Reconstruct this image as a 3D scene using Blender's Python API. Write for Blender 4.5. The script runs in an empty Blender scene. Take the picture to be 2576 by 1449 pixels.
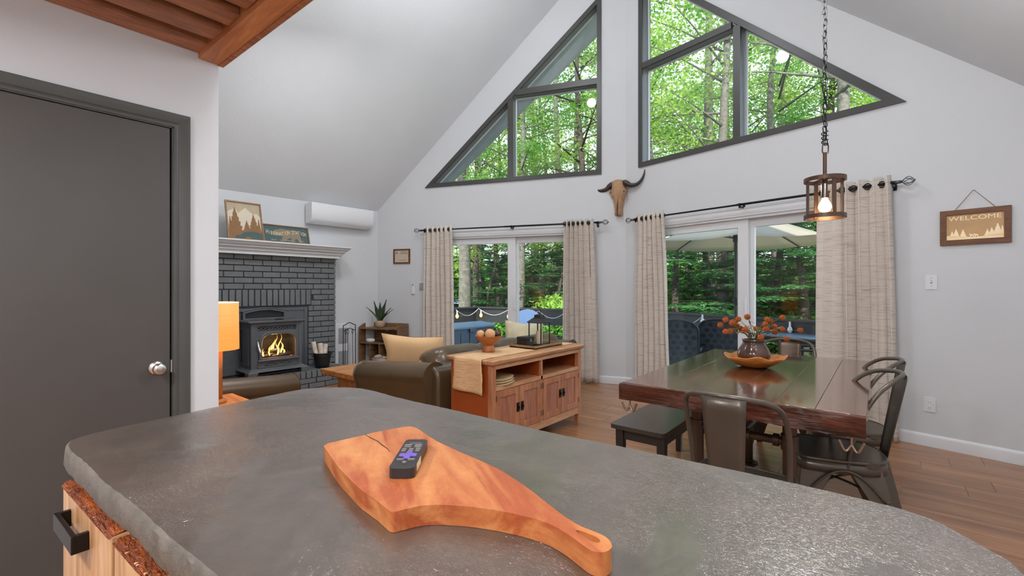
import bpy, bmesh, math, random
import numpy as np
from mathutils import Vector, Matrix
from mathutils.geometry import tessellate_polygon
PI = math.pi
R = random.Random(7)
S = bpy.context.scene
C = S.collection
# ------------------------------------------------------------------ camera
F, HOR, CX, CZ = 1145.0, 724.5, 1288.0, 1.25
TH = math.radians(39.2)
FW = (-math.sin(TH), math.cos(TH)); RT = (math.cos(TH), math.sin(TH))
cd = bpy.data.cameras.new('camera'); cam = bpy.data.objects.new('camera', cd); C.objects.link(cam)
cam.location = (0, 0, CZ); cam.rotation_euler = (PI/2, 0, TH)
cd.sensor_width = 36; cd.lens = F/2576*36; cd.clip_start = .05; cd.clip_end = 400
S.camera = cam
# ------------------------------------------------------------------ world, sun, lamps, exposure
S.view_settings.view_transform = 'Standard'; S.view_settings.look = 'None'
S.view_settings.gamma = 1; S.view_settings.use_curve_mapping = False
S.view_settings.exposure = 0.38
S.cycles.transparent_max_bounces = 24
W = bpy.data.worlds.new('sky'); S.world = W; W.use_nodes = True
wn = W.node_tree; wn.nodes.clear()
_o = wn.nodes.new('ShaderNodeOutputWorld'); _b = wn.nodes.new('ShaderNodeBackground')
_tc = wn.nodes.new('ShaderNodeTexCoord'); _sx = wn.nodes.new('ShaderNodeSeparateXYZ'); _cr = wn.nodes.new('ShaderNodeValToRGB')
wn.links.new(_tc.outputs['Generated'], _sx.inputs[0]); wn.links.new(_sx.outputs['Z'], _cr.inputs[0])
_cr.color_ramp.elements[0].color = (.86, .93, 1, 1); _cr.color_ramp.elements[1].color = (.50, .72, 1, 1)
wn.links.new(_cr.outputs[0], _b.inputs[0]); _b.inputs[1].default_value = 2.05
wn.links.new(_b.outputs[0], _o.inputs[0])

def light(name, typ, loc, energy, color=(1, 1, 1), size=.1, rot=None, size_y=None):
    d = bpy.data.lights.new(name, typ); d.energy = energy; d.color = color
    if typ == 'AREA':
        d.size = size
        if size_y: d.shape = 'RECTANGLE'; d.size_y = size_y
        else: d.shape = 'DISK'
    elif typ == 'SUN': d.angle = size
    else: d.shadow_soft_size = size
    o = bpy.data.objects.new(name, d); o.location = loc
    if rot: o.rotation_euler = rot
    C.objects.link(o); return o
sun = light('sun', 'SUN', (0, -10, 20), 5.8, (1, .95, .80), .02)
sun.rotation_euler = Vector((-.35, .75, -.62)).to_track_quat('-Z', 'Y').to_euler()
# the kitchen's flush ceiling lamps (behind the camera) and the great room's ceiling lamp
light('kitchen_lamp_light', 'AREA', (.25, -.9, 2.36), 36, (.97, .98, 1), .34, (0, 0, 0))
light('kitchen_lamp_light', 'AREA', (-1.4, -.9, 2.36), 36, (.97, .98, 1), .34, (0, 0, 0))
light('ridge_lamp_light', 'POINT', (-2.48, 2.65, 4.90), 74, (.93, .965, 1), .085)
light('loft_fill_light', 'POINT', (-1.0, 1.1, 3.1), 21, (.93, .965, 1), .12)  # added fill by the loft edge, no fixture there
light('living_fill_light', 'AREA', (-3.75, 2.1, 3.4), 15, (.95, .975, 1), .5, Vector((-.45, .25, -.86)).to_track_quat('-Z', 'Y').to_euler())  # added fill for the hearth side, not a lamp of the room
light('dining_fill_light', 'POINT', (-.25, 2.4, 2.6), 47, (.93, .965, 1), .25)  # added fill for right wall and ceiling, separate from the pendant
light('right_fill_light', 'POINT', (-.1, .6, 2.0), 10, (.93, .965, 1), .2)  # added fill near the camera, brightens the door partition

# ------------------------------------------------------------------ pixel -> world on a real plane
def wxy(lat, d): return (lat*RT[0]+d*FW[0], lat*RT[1]+d*FW[1])
def at(u, v, z):
    d = F*(z-CZ)/(HOR-v); x, y = wxy((u-CX)/F*d, d); return Vector((x, y, z))
def atd(u, v, d):
    x, y = wxy((u-CX)/F*d, d); return Vector((x, y, CZ+(HOR-v)/F*d))
def atx(u, v, X):
    k = (u-CX)/F; d = X/(k*RT[0]+FW[0]); return atd(u, v, d)
def aty(u, v, Y):
    k = (u-CX)/F; d = Y/(k*RT[1]+FW[1]); return atd(u, v, d)
COR = Vector((*wxy((1575-CX)/F*5.9, 5.9), 0))            # the prow corner of the gable
ANG = {'R': math.atan2(-.2171, .9761), 'L': math.atan2(.3498, .9368)}
def wall_ax(w): a = ANG[w]; return Vector((math.cos(a), math.sin(a), 0)), Vector((-math.sin(a), math.cos(a), 0))
def wl(w, u, v, off=0.0):
    """pixel -> (s, z) on the gable wall w, on a plane off metres inside it"""
    t, n = wall_ax(w); p0 = COR - n*off
    r = Vector((*wxy((u-CX)/F, 1), 0)); k = p0.dot(n)/r.dot(n); P = r*k
    return (P-p0).dot(t), CZ+(HOR-v)/F*k
def wpt(w, s, y, z): t, n = wall_ax(w); return COR + t*s + n*y + Vector((0, 0, z))

# ------------------------------------------------------------------ materials
def nt(name):
    m = bpy.data.materials.new(name); m.use_nodes = True
    n = m.node_tree; return m, n, n.nodes['Principled BSDF']
def setp(b, **k):
    for a, v in k.items():
        a = {'rough': 'Roughness', 'metal': 'Metallic', 'coat': 'Coat Weight', 'spec': 'Specular IOR Level', 'sheen': 'Sheen Weight', 'trans': 'Transmission Weight', 'alpha': 'Alpha', 'coatr': 'Coat Roughness', 'sub': 'Subsurface Weight'}[a]
        b.inputs[a].default_value = v
def c4(c): return (*c, 1) if len(c) == 3 else c
def hexc(h, k=1.0):
    r = [int(h[i:i+2], 16)/255 for i in (0, 2, 4)]
    return tuple((x/12.92 if x <= .04045 else ((x+.055)/1.055)**2.4)*k for x in r)
def mapping(n, scale, coord='Object'):
    tc = n.nodes.new('ShaderNodeTexCoord'); mp = n.nodes.new('ShaderNodeMapping'); mp.inputs['Scale'].default_value = scale
    n.links.new(tc.outputs[coord], mp.inputs[0]); return mp
def noise(n, mp, scale, detail=4, rough=.55, dist=0):
    t = n.nodes.new('ShaderNodeTexNoise'); t.inputs['Scale'].default_value = scale; t.inputs['Detail'].default_value = detail
    t.inputs['Roughness'].default_value = rough; t.inputs['Distortion'].default_value = dist
    n.links.new(mp.outputs[0], t.inputs['Vector']); return t
def ramp(n, src, stops):
    r = n.nodes.new('ShaderNodeValToRGB'); n.links.new(src, r.inputs[0]); e = r.color_ramp.elements
    e[0].position, e[0].color = stops[0][0], c4(stops[0][1]); e[1].position, e[1].color = stops[-1][0], c4(stops[-1][1])
    for p, c in stops[1:-1]: x = e.new(p); x.color = c4(c)
    return r
def bump(n, b, src, dist=.002, strength=1.0, prev=None):
    q = n.nodes.new('ShaderNodeBump'); q.inputs['Distance'].default_value = dist; q.inputs['Strength'].default_value = strength
    n.links.new(src, q.inputs['Height'])
    if prev: n.links.new(prev.outputs[0], q.inputs['Normal'])
    n.links.new(q.outputs[0], b.inputs['Normal']); return q
def mix(n, a, b, fac, mode='MIX'):
    m = n.nodes.new('ShaderNodeMix'); m.data_type = 'RGBA'; m.blend_type = mode
    for i, v in ((0, fac), (6, a), (7, b)):
        if hasattr(v, 'is_linked'): n.links.new(v, m.inputs[i])
        else: m.inputs[i].default_value = v if i == 0 else c4(v)
    return m.outputs[2]
def plain(name, col, rough=.5, metal=0, var=.12, scale=6, bmp=0, bscale=60, rnd=0, **k):
    m, n, b = nt(name); setp(b, rough=rough, metal=metal, **k)
    mp = mapping(n, (1, 1, 1)); t = noise(n, mp, scale)
    lo = tuple(x*(1-var) for x in col); hi = tuple(min(1, x*(1+var)) for x in col)
    out = ramp(n, t.outputs[0], [(.3, lo), (.7, hi)]).outputs[0]
    if rnd:
        oi = n.nodes.new('ShaderNodeObjectInfo'); hs = n.nodes.new('ShaderNodeHueSaturation'); mr = n.nodes.new('ShaderNodeMapRange')
        mr.inputs[3].default_value = 1-rnd; mr.inputs[4].default_value = 1+rnd
        n.links.new(oi.outputs['Random'], mr.inputs[0]); n.links.new(mr.outputs[0], hs.inputs['Value']); n.links.new(out, hs.inputs['Color']); out = hs.outputs[0]
    n.links.new(out, b.inputs['Base Color'])
    if bmp: bump(n, b, noise(n, mp, bscale, 5).outputs[0], bmp)
    return m
def wood(name, dark, light_, axis='X', rough=.4, scale=3, bmp=.0006, rnd=0, rings=1.5, coat=0, contrast=(.32, .68)):
    m, n, b = nt(name); setp(b, rough=rough, coat=coat)
    sc = {'X': (.12, 1, 1), 'Y': (1, .12, 1), 'Z': (1, 1, .12)}[axis]
    mp = mapping(n, tuple(s*scale*4 for s in sc))
    oi = n.nodes.new('ShaderNodeObjectInfo'); ad = n.nodes.new('ShaderNodeVectorMath'); ad.operation = 'MULTIPLY_ADD'
    cb = n.nodes.new('ShaderNodeCombineXYZ')
    for i in range(3): n.links.new(oi.outputs['Random'], cb.inputs[i])
    n.links.new(cb.outputs[0], ad.inputs[0]); ad.inputs[1].default_value = (37, 91, 53); n.links.new(mp.outputs[0], ad.inputs[2])
    t = noise(n, ad, 1.0, 6, .6, rings); t2 = noise(n, ad, 6, 3, .6, .3)
    mid = tuple((a+c)/2 for a, c in zip(dark, light_))
    out = ramp(n, t.outputs[0], [(contrast[0], dark), (.5, mid), (contrast[1], light_)]).outputs[0]
    g = ramp(n, t2.outputs[0], [(.35, (.72, .72, .72)), (.6, (1, 1, 1))]).outputs[0]
    out = mix(n, out, g, .6, 'MULTIPLY')
    if rnd:
        hs = n.nodes.new('ShaderNodeHueSaturation'); mr = n.nodes.new('ShaderNodeMapRange'); mr.inputs[3].default_value = 1-rnd; mr.inputs[4].default_value = 1+rnd
        n.links.new(oi.outputs['Random'], mr.inputs[0]); n.links.new(mr.outputs[0], hs.inputs['Value']); n.links.new(out, hs.inputs['Color']); out = hs.outputs[0]
    n.links.new(out, b.inputs['Base Color'])
    if bmp: bump(n, b, t2.outputs[0], bmp)
    return m
def emit(name, col, strength):
    m, n, b = nt(name); b.inputs['Base Color'].default_value = c4(col); b.inputs['Emission Color'].default_value = c4(col); b.inputs['Emission Strength'].default_value = strength; return m
def glass(name, tint=(.97, .99, 1), refl=.8, rough=0.0):
    m = bpy.data.materials.new(name); m.use_nodes = True; n = m.node_tree; n.nodes.clear()
    o = n.nodes.new('ShaderNodeOutputMaterial'); t = n.nodes.new('ShaderNodeBsdfTransparent'); g = n.nodes.new('ShaderNodeBsdfGlossy'); x = n.nodes.new('ShaderNodeMixShader'); f = n.nodes.new('ShaderNodeFresnel')
    t.inputs[0].default_value = c4(tint); g.inputs['Roughness'].default_value = rough; g.inputs[0].default_value = (refl, refl, refl, 1)
    ge = n.nodes.new('ShaderNodeNewGeometry'); mu = n.nodes.new('ShaderNodeMath'); mu.operation = 'SUBTRACT'; mu.use_clamp = True   # back faces of the thin pane only transmit
    n.links.new(f.outputs[0], mu.inputs[0]); n.links.new(ge.outputs['Backfacing'], mu.inputs[1])
    n.links.new(mu.outputs[0], x.inputs[0]); n.links.new(t.outputs[0], x.inputs[1]); n.links.new(g.outputs[0], x.inputs[2]); n.links.new(x.outputs[0], o.inputs[0]); return m
def leafmat(name, c1, c2, trans=.5, scale=1.5):
    m = bpy.data.materials.new(name); m.use_nodes = True; n = m.node_tree; n.nodes.clear()
    o = n.nodes.new('ShaderNodeOutputMaterial'); d = n.nodes.new('ShaderNodeBsdfDiffuse'); t = n.nodes.new('ShaderNodeBsdfTranslucent'); x = n.nodes.new('ShaderNodeMixShader')
    x.inputs[0].default_value = trans
    mp = mapping(n, (1, 1, 1)); oi = n.nodes.new('ShaderNodeObjectInfo')
    a = noise(n, mp, scale, 3); r = ramp(n, a.outputs[0], [(.35, c1), (.65, c2)])
    hs = n.nodes.new('ShaderNodeHueSaturation'); mr = n.nodes.new('ShaderNodeMapRange'); mr.inputs[3].default_value = .75; mr.inputs[4].default_value = 1.25
    n.links.new(oi.outputs['Random'], mr.inputs[0]); n.links.new(mr.outputs[0], hs.inputs['Value']); n.links.new(r.outputs[0], hs.inputs['Color'])
    n.links.new(hs.outputs[0], d.inputs[0]); n.links.new(hs.outputs[0], t.inputs[0])
    n.links.new(d.outputs[0], x.inputs[1]); n.links.new(t.outputs[0], x.inputs[2]); n.links.new(x.outputs[0], o.inputs[0]); return m
M = {}
M['wall'] = plain('wall_paint', (.655, .665, .68), .75, var=.015, scale=2, bmp=.0006, bscale=90)
M['ceil'] = plain('ceiling_paint', (.655, .665, .68), .85, var=.02, scale=2, bmp=.0025, bscale=45)
M['trimw'] = plain('white_trim_paint', (.74, .745, .76), .4, var=.01)
M['trimd'] = plain('black_trim_paint', hexc('454341'), .4, var=.05)
M['reveal'] = plain('grey_reveal_paint', hexc('7e8184'), .5, var=.06)
M['doord'] = plain('charcoal_door_paint', hexc('4e4a47'), .42, var=.05, scale=3, bmp=.0002, bscale=250)
M['doort'] = plain('charcoal_trim_paint', hexc('4a4a47'), .45, var=.05)
M['steel'] = plain('brushed_steel', (.72, .70, .67), .28, 1, var=.05)
M['joist'] = wood('joist_wood', hexc('8a5238'), hexc('c4845a'), 'Y', .55, 4, .002, rnd=.1)
M['beam'] = wood('beam_wood', hexc('b4663a'), hexc('e09860'), 'X', .45, 2.5, .0006)
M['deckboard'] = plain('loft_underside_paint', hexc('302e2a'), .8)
M['brick'] = plain('painted_brick', hexc('6f7172'), .55, var=.1, scale=8, bmp=.0012, bscale=60, rnd=.06)
M['mortar'] = plain('painted_mortar', hexc('323436'), .8, var=.1, bmp=.001)
M['iron'] = plain('grey_cast_iron', hexc('5e6063'), .38, .0, var=.06, scale=10, bmp=.0004, bscale=80)
M['irond'] = plain('dark_iron', hexc('1d1c1c'), .5, .0, var=.1)
M['black'] = plain('black_metal', hexc('201d1b'), .35, .6, var=.1)
M['rodm'] = plain('rod_metal', hexc('2d2c2c'), .35, .7, var=.1)
M['finm'] = plain('finial_metal', hexc('5c5f63'), .3, .8, var=.1)
M['leather'] = plain('olive_leather', hexc('55442f'), .30, var=.12, scale=3, bmp=.0008, bscale=120, coat=.25)
M['tan'] = plain('tan_cushion_fabric', hexc('dfb98a'), .85, var=.05, bmp=.0006, bscale=200)
M['cream'] = plain('cream_cushion_fabric', hexc('cfc4a4'), .85, var=.12, scale=12, bmp=.0006, bscale=150)
M['oak'] = wood('console_oak', hexc('a0603f'), hexc('c88a66'), 'Z', .42, 4, .0004)
M['oakx'] = wood('console_oak_rail', hexc('b07a50'), hexc('d8a67c'), 'Y', .4, 4, .0004)
M['oakp'] = wood('console_oak_panel', hexc('9a5c44'), hexc('bc8268'), 'Z', .45, 5, .0004)
M['oaks'] = plain('console_side_stain', hexc('9c4a1e'), .38, var=.08, scale=3)
M['pine'] = wood('coffee_table_wood', hexc('a8652e'), hexc('d79a5c'), 'Y', .45, 3, .0006)
M['shelf'] = wood('bookcase_wood', hexc('6e5038'), hexc('9a7654'), 'Y', .5, 5, .0003)
M['walnut'] = wood('end_table_wood', hexc('a85f2a'), hexc('d99350'), 'X', .4, 3)
M['lampwood'] = plain('lamp_post_finish', hexc('b8743a'), .35, var=.08)
M['bottleg'] = plain('dark_furniture_paint', hexc('2c2927'), .3, var=.08)
M['benchtop'] = plain('bench_seat_paint', hexc('3f3833'), .22, var=.08)
M['chairm'] = plain('gunmetal_chair', hexc('625a51'), .30, .45, var=.1, scale=5, bmp=.0003, bscale=90)
M['pipe'] = plain('pipe_metal', hexc('5a4438'), .38, .5, var=.15, scale=8)
M['hook'] = plain('hook_metal', hexc('a39383'), .35, .8, var=.1)
M['tabletop'] = wood('table_plank_wood', hexc('3c221a'), hexc('6a4030'), 'Y', .16, 3, .0003, rnd=.12, coat=.9)
_q = M['tabletop'].node_tree.nodes['Principled BSDF']; _q.inputs['Coat IOR'].default_value = 1.9; _q.inputs['Coat Roughness'].default_value = .09
M['tableedge'] = wood('table_edge_wood', hexc('220f09'), hexc('68341f'), 'X', .4, 3.5, .003, rings=3)
M['terra'] = plain('terracotta_wood', hexc('a8642f'), .4, var=.25, scale=14, bmp=.0006)
M['bowlw'] = wood('bowl_wood', hexc('9c5218'), hexc('d98a3c'), 'X', .32, 6, .0005)
M['clay'] = plain('brown_glaze', hexc('4a3228'), .2, var=.2, scale=7, coat=.5)
M['bloom'] = plain('orange_bloom', hexc('b8622a'), .8, var=.3, scale=150, bmp=.004, bscale=300, rnd=.15)
M['stem'] = plain('dry_stem', hexc('5a4a28'), .7, var=.2)
M['lf'] = leafmat('dry_leaf', hexc('5d6228'), hexc('92803c'), .3, 20)
M['snake'] = plain('snake_plant_leaf', hexc('38482e'), .45, var=.3, scale=30)
M['pot'] = plain('pot_ceramic', hexc('b69a80'), .5, var=.05)
M['white'] = plain('white_plastic', (.8, .8, .8), .3, var=.01)
M['acw'] = plain('white_casing', (.78, .78, .79), .35, var=.005)
M['greyp'] = plain('grey_panel', hexc('a0a2a5'), .5, var=.03)
M['blackp'] = plain('black_plastic', hexc('2a2829'), .35, var=.08)
M['purple'] = plain('purple_rubber', hexc('6a55b0'), .45, var=.05)
M['button'] = plain('grey_rubber', hexc('7a726c'), .3, var=.05)
M['paper'] = plain('paper', hexc('c9b9a4'), .7, var=.03)
M['sticker'] = plain('sticker_paper', hexc('d8c9a2'), .7, var=.05)
M['ink'] = plain('dark_ink', hexc('4e443a'), .8, var=.02)
M['frame'] = wood('picture_frame_wood', hexc('7d5a3c'), hexc('a98058'), 'Y', .5, 8)
M['framed'] = wood('dark_frame_wood', hexc('5c3415'), hexc('7c4a20'), 'X', .5, 8)
M['snow'] = plain('cream_art_layer', hexc('d8cbb6'), .8, var=.03)
M['skyart'] = plain('beige_art_layer', hexc('b8a88e'), .8, var=.04)
M['treeart'] = plain('brown_art_layer', hexc('8c6844'), .8, var=.08, scale=30)
M['teal'] = plain('teal_art_layer', hexc('4b6060'), .8, var=.06, scale=20)
M['bear'] = plain('taupe_art_layer', hexc('8a7c68'), .8, var=.05)
M['letter'] = plain('cream_letter', hexc('c8bc9c'), .8, var=.03)
M['bone'] = plain('skull_bone', hexc('b08a68'), .6, var=.2, scale=25, bmp=.001, bscale=60)
M['bonedark'] = plain('skull_cavity', hexc('6a432a'), .8, var=.2)
M['horn'] = plain('horn', hexc('3b302b'), .35, var=.25, scale=20, bmp=.0006)
M['twine'] = plain('twine', hexc('8a5c38'), .9)
M['candle'] = plain('candle_wax', hexc('c8b694'), .6, var=.03, sub=.1)
M['birch'] = plain('birch_bark', hexc('ead8c6'), .7, var=.25, scale=30)
M['moss'] = plain('moss', hexc('4c4a20'), .9, var=.4, scale=60, bmp=.004, bscale=150)
M['coral'] = plain('cream_shell', hexc('d9a678'), .7, var=.15, scale=40, bmp=.003, bscale=80)
M['stoneg'] = plain('grey_stone', hexc('8a7d76'), .7, var=.15, scale=30)
M['plate'] = plain('woven_plate', hexc('b79c72'), .7, var=.15, scale=60, bmp=.001, bscale=200)
M['glass'] = glass('window_glass', (.96, .985, .98), .9)
M['glass2'] = glass('clear_glass', (.97, .98, .98), .9)
M['amber'] = glass('seeded_amber_glass', (.93, .87, .79), .7, .1)
M['ember'] = emit('ember', (.9, .12, .03), 1.0)
M['bulb'] = emit('bulb_glow', (1, .72, .38), 9)
M['sbulb'] = emit('string_bulb_glow', (1, .42, .10), 3.0)
M['led'] = emit('green_led', (.1, .9, .3), 1.2)
M['deck'] = plain('deck_board_paint', hexc('5d646c'), .6, var=.1, scale=3, rnd=.08)
M['rail'] = plain('dark_rail_paint', hexc('2b2a2c'), .5, var=.12)
M['box'] = plain('blue_grey_resin', hexc('4d5c6c'), .5, var=.04)
M['boxl'] = plain('blue_grey_lid_resin', hexc('65748a'), .45, var=.04)
M['patio'] = plain('patio_metal', hexc('24272b'), .4, .3, var=.1)
M['whitechair'] = plain('pale_chair_resin', hexc('aabfe6'), .5, var=.02)
M['canopy'] = leafmat('cream_canopy_cloth', hexc('cbbfb0'), hexc('d2c6b8'), .45)
M['ground'] = plain('forest_floor', hexc('6a7a3a'), .95, var=.35, scale=.6)
M['road'] = plain('pale_gravel_drive', hexc('aab4c4'), .9, var=.08, scale=1)
M['bark'] = plain('grey_bark', hexc('6d675f'), .9, var=.35, scale=9, bmp=.03, bscale=14, rnd=.15)
M['barkd'] = plain('brown_bark', hexc('4a4038'), .9, var=.3, scale=9, bmp=.02, bscale=14, rnd=.15)
M['maple'] = leafmat('maple_leaf', hexc('5a8e38'), hexc('bcd268'), .5, .8)
M['mapled'] = leafmat('beech_leaf', hexc('4c8440'), hexc('96c062'), .5, .8)
M['hem'] = leafmat('hemlock_needles', hexc('2f5c36'), hexc('659a5c'), .35, 1.2)
M['soffit'] = plain('soffit_paint', hexc('8d8f93'), .6, var=.08)
# brick-like flame
def flame_mat():
    m, n, b = nt('flame'); tc = mapping(n, (1, 1, 1), 'Generated'); s = n.nodes.new('ShaderNodeSeparateXYZ'); n.links.new(tc.outputs[0], s.inputs[0])
    r = ramp(n, s.outputs['Z'], [(.0, (1, .62, .2)), (.45, (1, .55, .14)), (1, (.9, .22, .04))])
    b.inputs['Base Color'].default_value = (0, 0, 0, 1); n.links.new(r.outputs[0], b.inputs['Emission Color']); b.inputs['Emission Strength'].default_value = 2.0; return m
M['flame'] = flame_mat()
def curtain_mat():
    m, n, b = nt('slub_linen_curtain'); setp(b, rough=.9, sheen=.2)
    mp = mapping(n, (6, 6, 230)); t = noise(n, mp, 1, 4, .65); mp2 = mapping(n, (60, 60, 60)); t2 = noise(n, mp2, 6, 2)
    out = ramp(n, t.outputs[0], [(.0, hexc('e2d8cd')), (.56, hexc('d8cdc2')), (.63, hexc('b4a598')), (.72, hexc('84746a'))]).outputs[0]
    n.links.new(out, b.inputs['Base Color']); bump(n, b, t.outputs[0], .0015); return m
M['curtain'] = curtain_mat()
def counter_mat():
    m, n, b = nt('sealed_concrete'); setp(b, spec=.5)
    mp = mapping(n, (1, 1, 1)); mps = mapping(n, (1, 2.2, 1)); mps.inputs['Rotation'].default_value = (0, 0, .5)
    big = noise(n, mp, 3.2, 6, .6, .4); mask = noise(n, mp, 3.0, 3, .55, .6); mot = noise(n, mp, 30, 5, .7)
    c = ramp(n, big.outputs[0], [(.3, hexc('3e332b')), (.5, hexc('504339')), (.72, hexc('63554a'))]).outputs[0]
    c = mix(n, c, ramp(n, mot.outputs[0], [(.35, (.72, .72, .72)), (.65, (1.15, 1.15, 1.15))]).outputs[0], .55, 'MULTIPLY')
    n.links.new(c, b.inputs['Base Color'])
    v = n.nodes.new('ShaderNodeTexVoronoi'); v.feature = 'DISTANCE_TO_EDGE'; v.inputs['Scale'].default_value = 100
    wv = noise(n, mps, 26, 3, .6); add = n.nodes.new('ShaderNodeVectorMath'); add.operation = 'MULTIPLY_ADD'; add.inputs[1].default_value = (.09, .09, .09)
    n.links.new(wv.outputs['Color'], add.inputs[0]); n.links.new(mps.outputs[0], add.inputs[2]); n.links.new(add.outputs[0], v.inputs['Vector'])
    vr = ramp(n, v.outputs[0], [(0, (0, 0, 0)), (.12, (1, 1, 1))])
    crk = noise(n, mps, 110, 4, .7, 1.0)
    h = mix(n, crk.outputs[0], vr.outputs[0], .35)
    mk = ramp(n, mask.outputs[0], [(.46, (.06, .06, .06)), (.62, (.8, .8, .8))])
    hh = n.nodes.new('ShaderNodeMath'); hh.operation = 'MULTIPLY'; n.links.new(h, hh.inputs[0]); n.links.new(mk.outputs[0], hh.inputs[1])
    q = bump(n, b, big.outputs[0], .006); q2 = bump(n, b, hh.outputs[0], .0013, 1, q); setp(b, coat=1, coatr=.05); b.inputs['Coat IOR'].default_value = 1.62; n.links.new(q2.outputs[0], b.inputs['Coat Normal'])
    rr = n.nodes.new('ShaderNodeMapRange'); rr.inputs[3].default_value = .42; rr.inputs[4].default_value = .24
    n.links.new(mk.outputs[0], rr.inputs[0]); n.links.new(rr.outputs[0], b.inputs['Roughness']); return m
M['counter'] = counter_mat()
M['counteredge'] = plain('concrete_edge', hexc('5f574e'), .45, var=.28, scale=30, bmp=.0015, bscale=120)
def board_mat():
    m, n, b = nt('live_edge_board'); setp(b, rough=.38)
    mp = mapping(n, (1, 1, 1)); mp.inputs['Rotation'].default_value = (0, 0, math.radians(33)); mp2 = n.nodes.new('ShaderNodeMapping'); mp2.inputs['Scale'].default_value = (1.2, 7, 7)
    n.links.new(mp.outputs[0], mp2.inputs[0]); t = noise(n, mp2, 2.0, 5, .6, .9); t2 = noise(n, mp, 55, 5, .75, .5)
    c = ramp(n, t.outputs[0], [(.30, hexc('c98a52')), (.45, hexc('bd7440')), (.58, hexc('a04c26')), (.7, hexc('b56434'))]).outputs[0]
    c = mix(n, c, ramp(n, t2.outputs[0], [(.3, (.82, .76, .7)), (.6, (1.08, 1.08, 1.08))]).outputs[0], .6, 'MULTIPLY')
    n.links.new(c, b.inputs['Base Color']); bump(n, b, t2.outputs[0], .0006); return m
M['board'] = board_mat()
M['drawer'] = wood('drawer_front_wood', hexc('b07c50'), hexc('dcb184'), 'Z', .35, 4, .0004)
M['livebark'] = wood('glossy_bark_edge', hexc('4a1a08'), hexc('a04e1c'), 'X', .2, 8, .008, rings=3)
def plank_mat():
    m = wood('vinyl_plank', hexc('845637'), hexc('b68258'), 'X', .30, 2.2, .0003, rnd=.10, rings=.8, coat=.25); return m
M['plank'] = plank_mat()
def runner_mat():
    m, n, b = nt('raffia_weave'); setp(b, rough=.8)
    mp = mapping(n, (9, 9, 9)); mp.inputs['Scale'].default_value = (7, 150, 150); t = noise(n, mp, 1, 4, .7)
    n.links.new(ramp(n, t.outputs[0], [(.28, hexc('a47a50')), (.42, hexc('d6ac7c')), (.7, hexc('e6c096'))]).outputs[0], b.inputs['Base Color']); bump(n, b, t.outputs[0], .002); return m
M['runner'] = runner_mat()
def shade_mat():
    m, n, b = nt('glowing_lamp_shade'); b.inputs['Base Color'].default_value = (.30, .13, .05, 1)
    tc = mapping(n, (1, 1, 1), 'Generated'); s = n.nodes.new('ShaderNodeSeparateXYZ'); n.links.new(tc.outputs[0], s.inputs[0])
    t = noise(n, mapping(n, (1, 1, 90)), 1, 3)
    r = ramp(n, t.outputs[0], [(.3, hexc('ff9a42')), (.7, hexc('ffad55'))])
    n.links.new(r.outputs[0], b.inputs['Emission Color']); b.inputs['Emission Strength'].default_value = .78; return m
M['shade'] = shade_mat()
M['liner'] = emit('shade_liner', (1, .85, .6), 2.0)
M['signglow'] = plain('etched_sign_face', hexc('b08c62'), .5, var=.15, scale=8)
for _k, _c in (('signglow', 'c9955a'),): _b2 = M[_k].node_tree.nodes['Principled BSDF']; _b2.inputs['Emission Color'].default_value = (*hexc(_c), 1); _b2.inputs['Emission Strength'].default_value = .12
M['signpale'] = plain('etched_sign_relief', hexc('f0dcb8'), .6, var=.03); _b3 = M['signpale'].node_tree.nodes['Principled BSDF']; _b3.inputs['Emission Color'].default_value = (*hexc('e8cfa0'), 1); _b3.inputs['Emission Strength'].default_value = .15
M['weave'] = plain('blue_black_sling', hexc('2a3440'), .5, var=.3, scale=30)
M['splat'] = plain('brown_sheet_metal', hexc('5f4f42'), .35, .4, var=.08)

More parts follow.
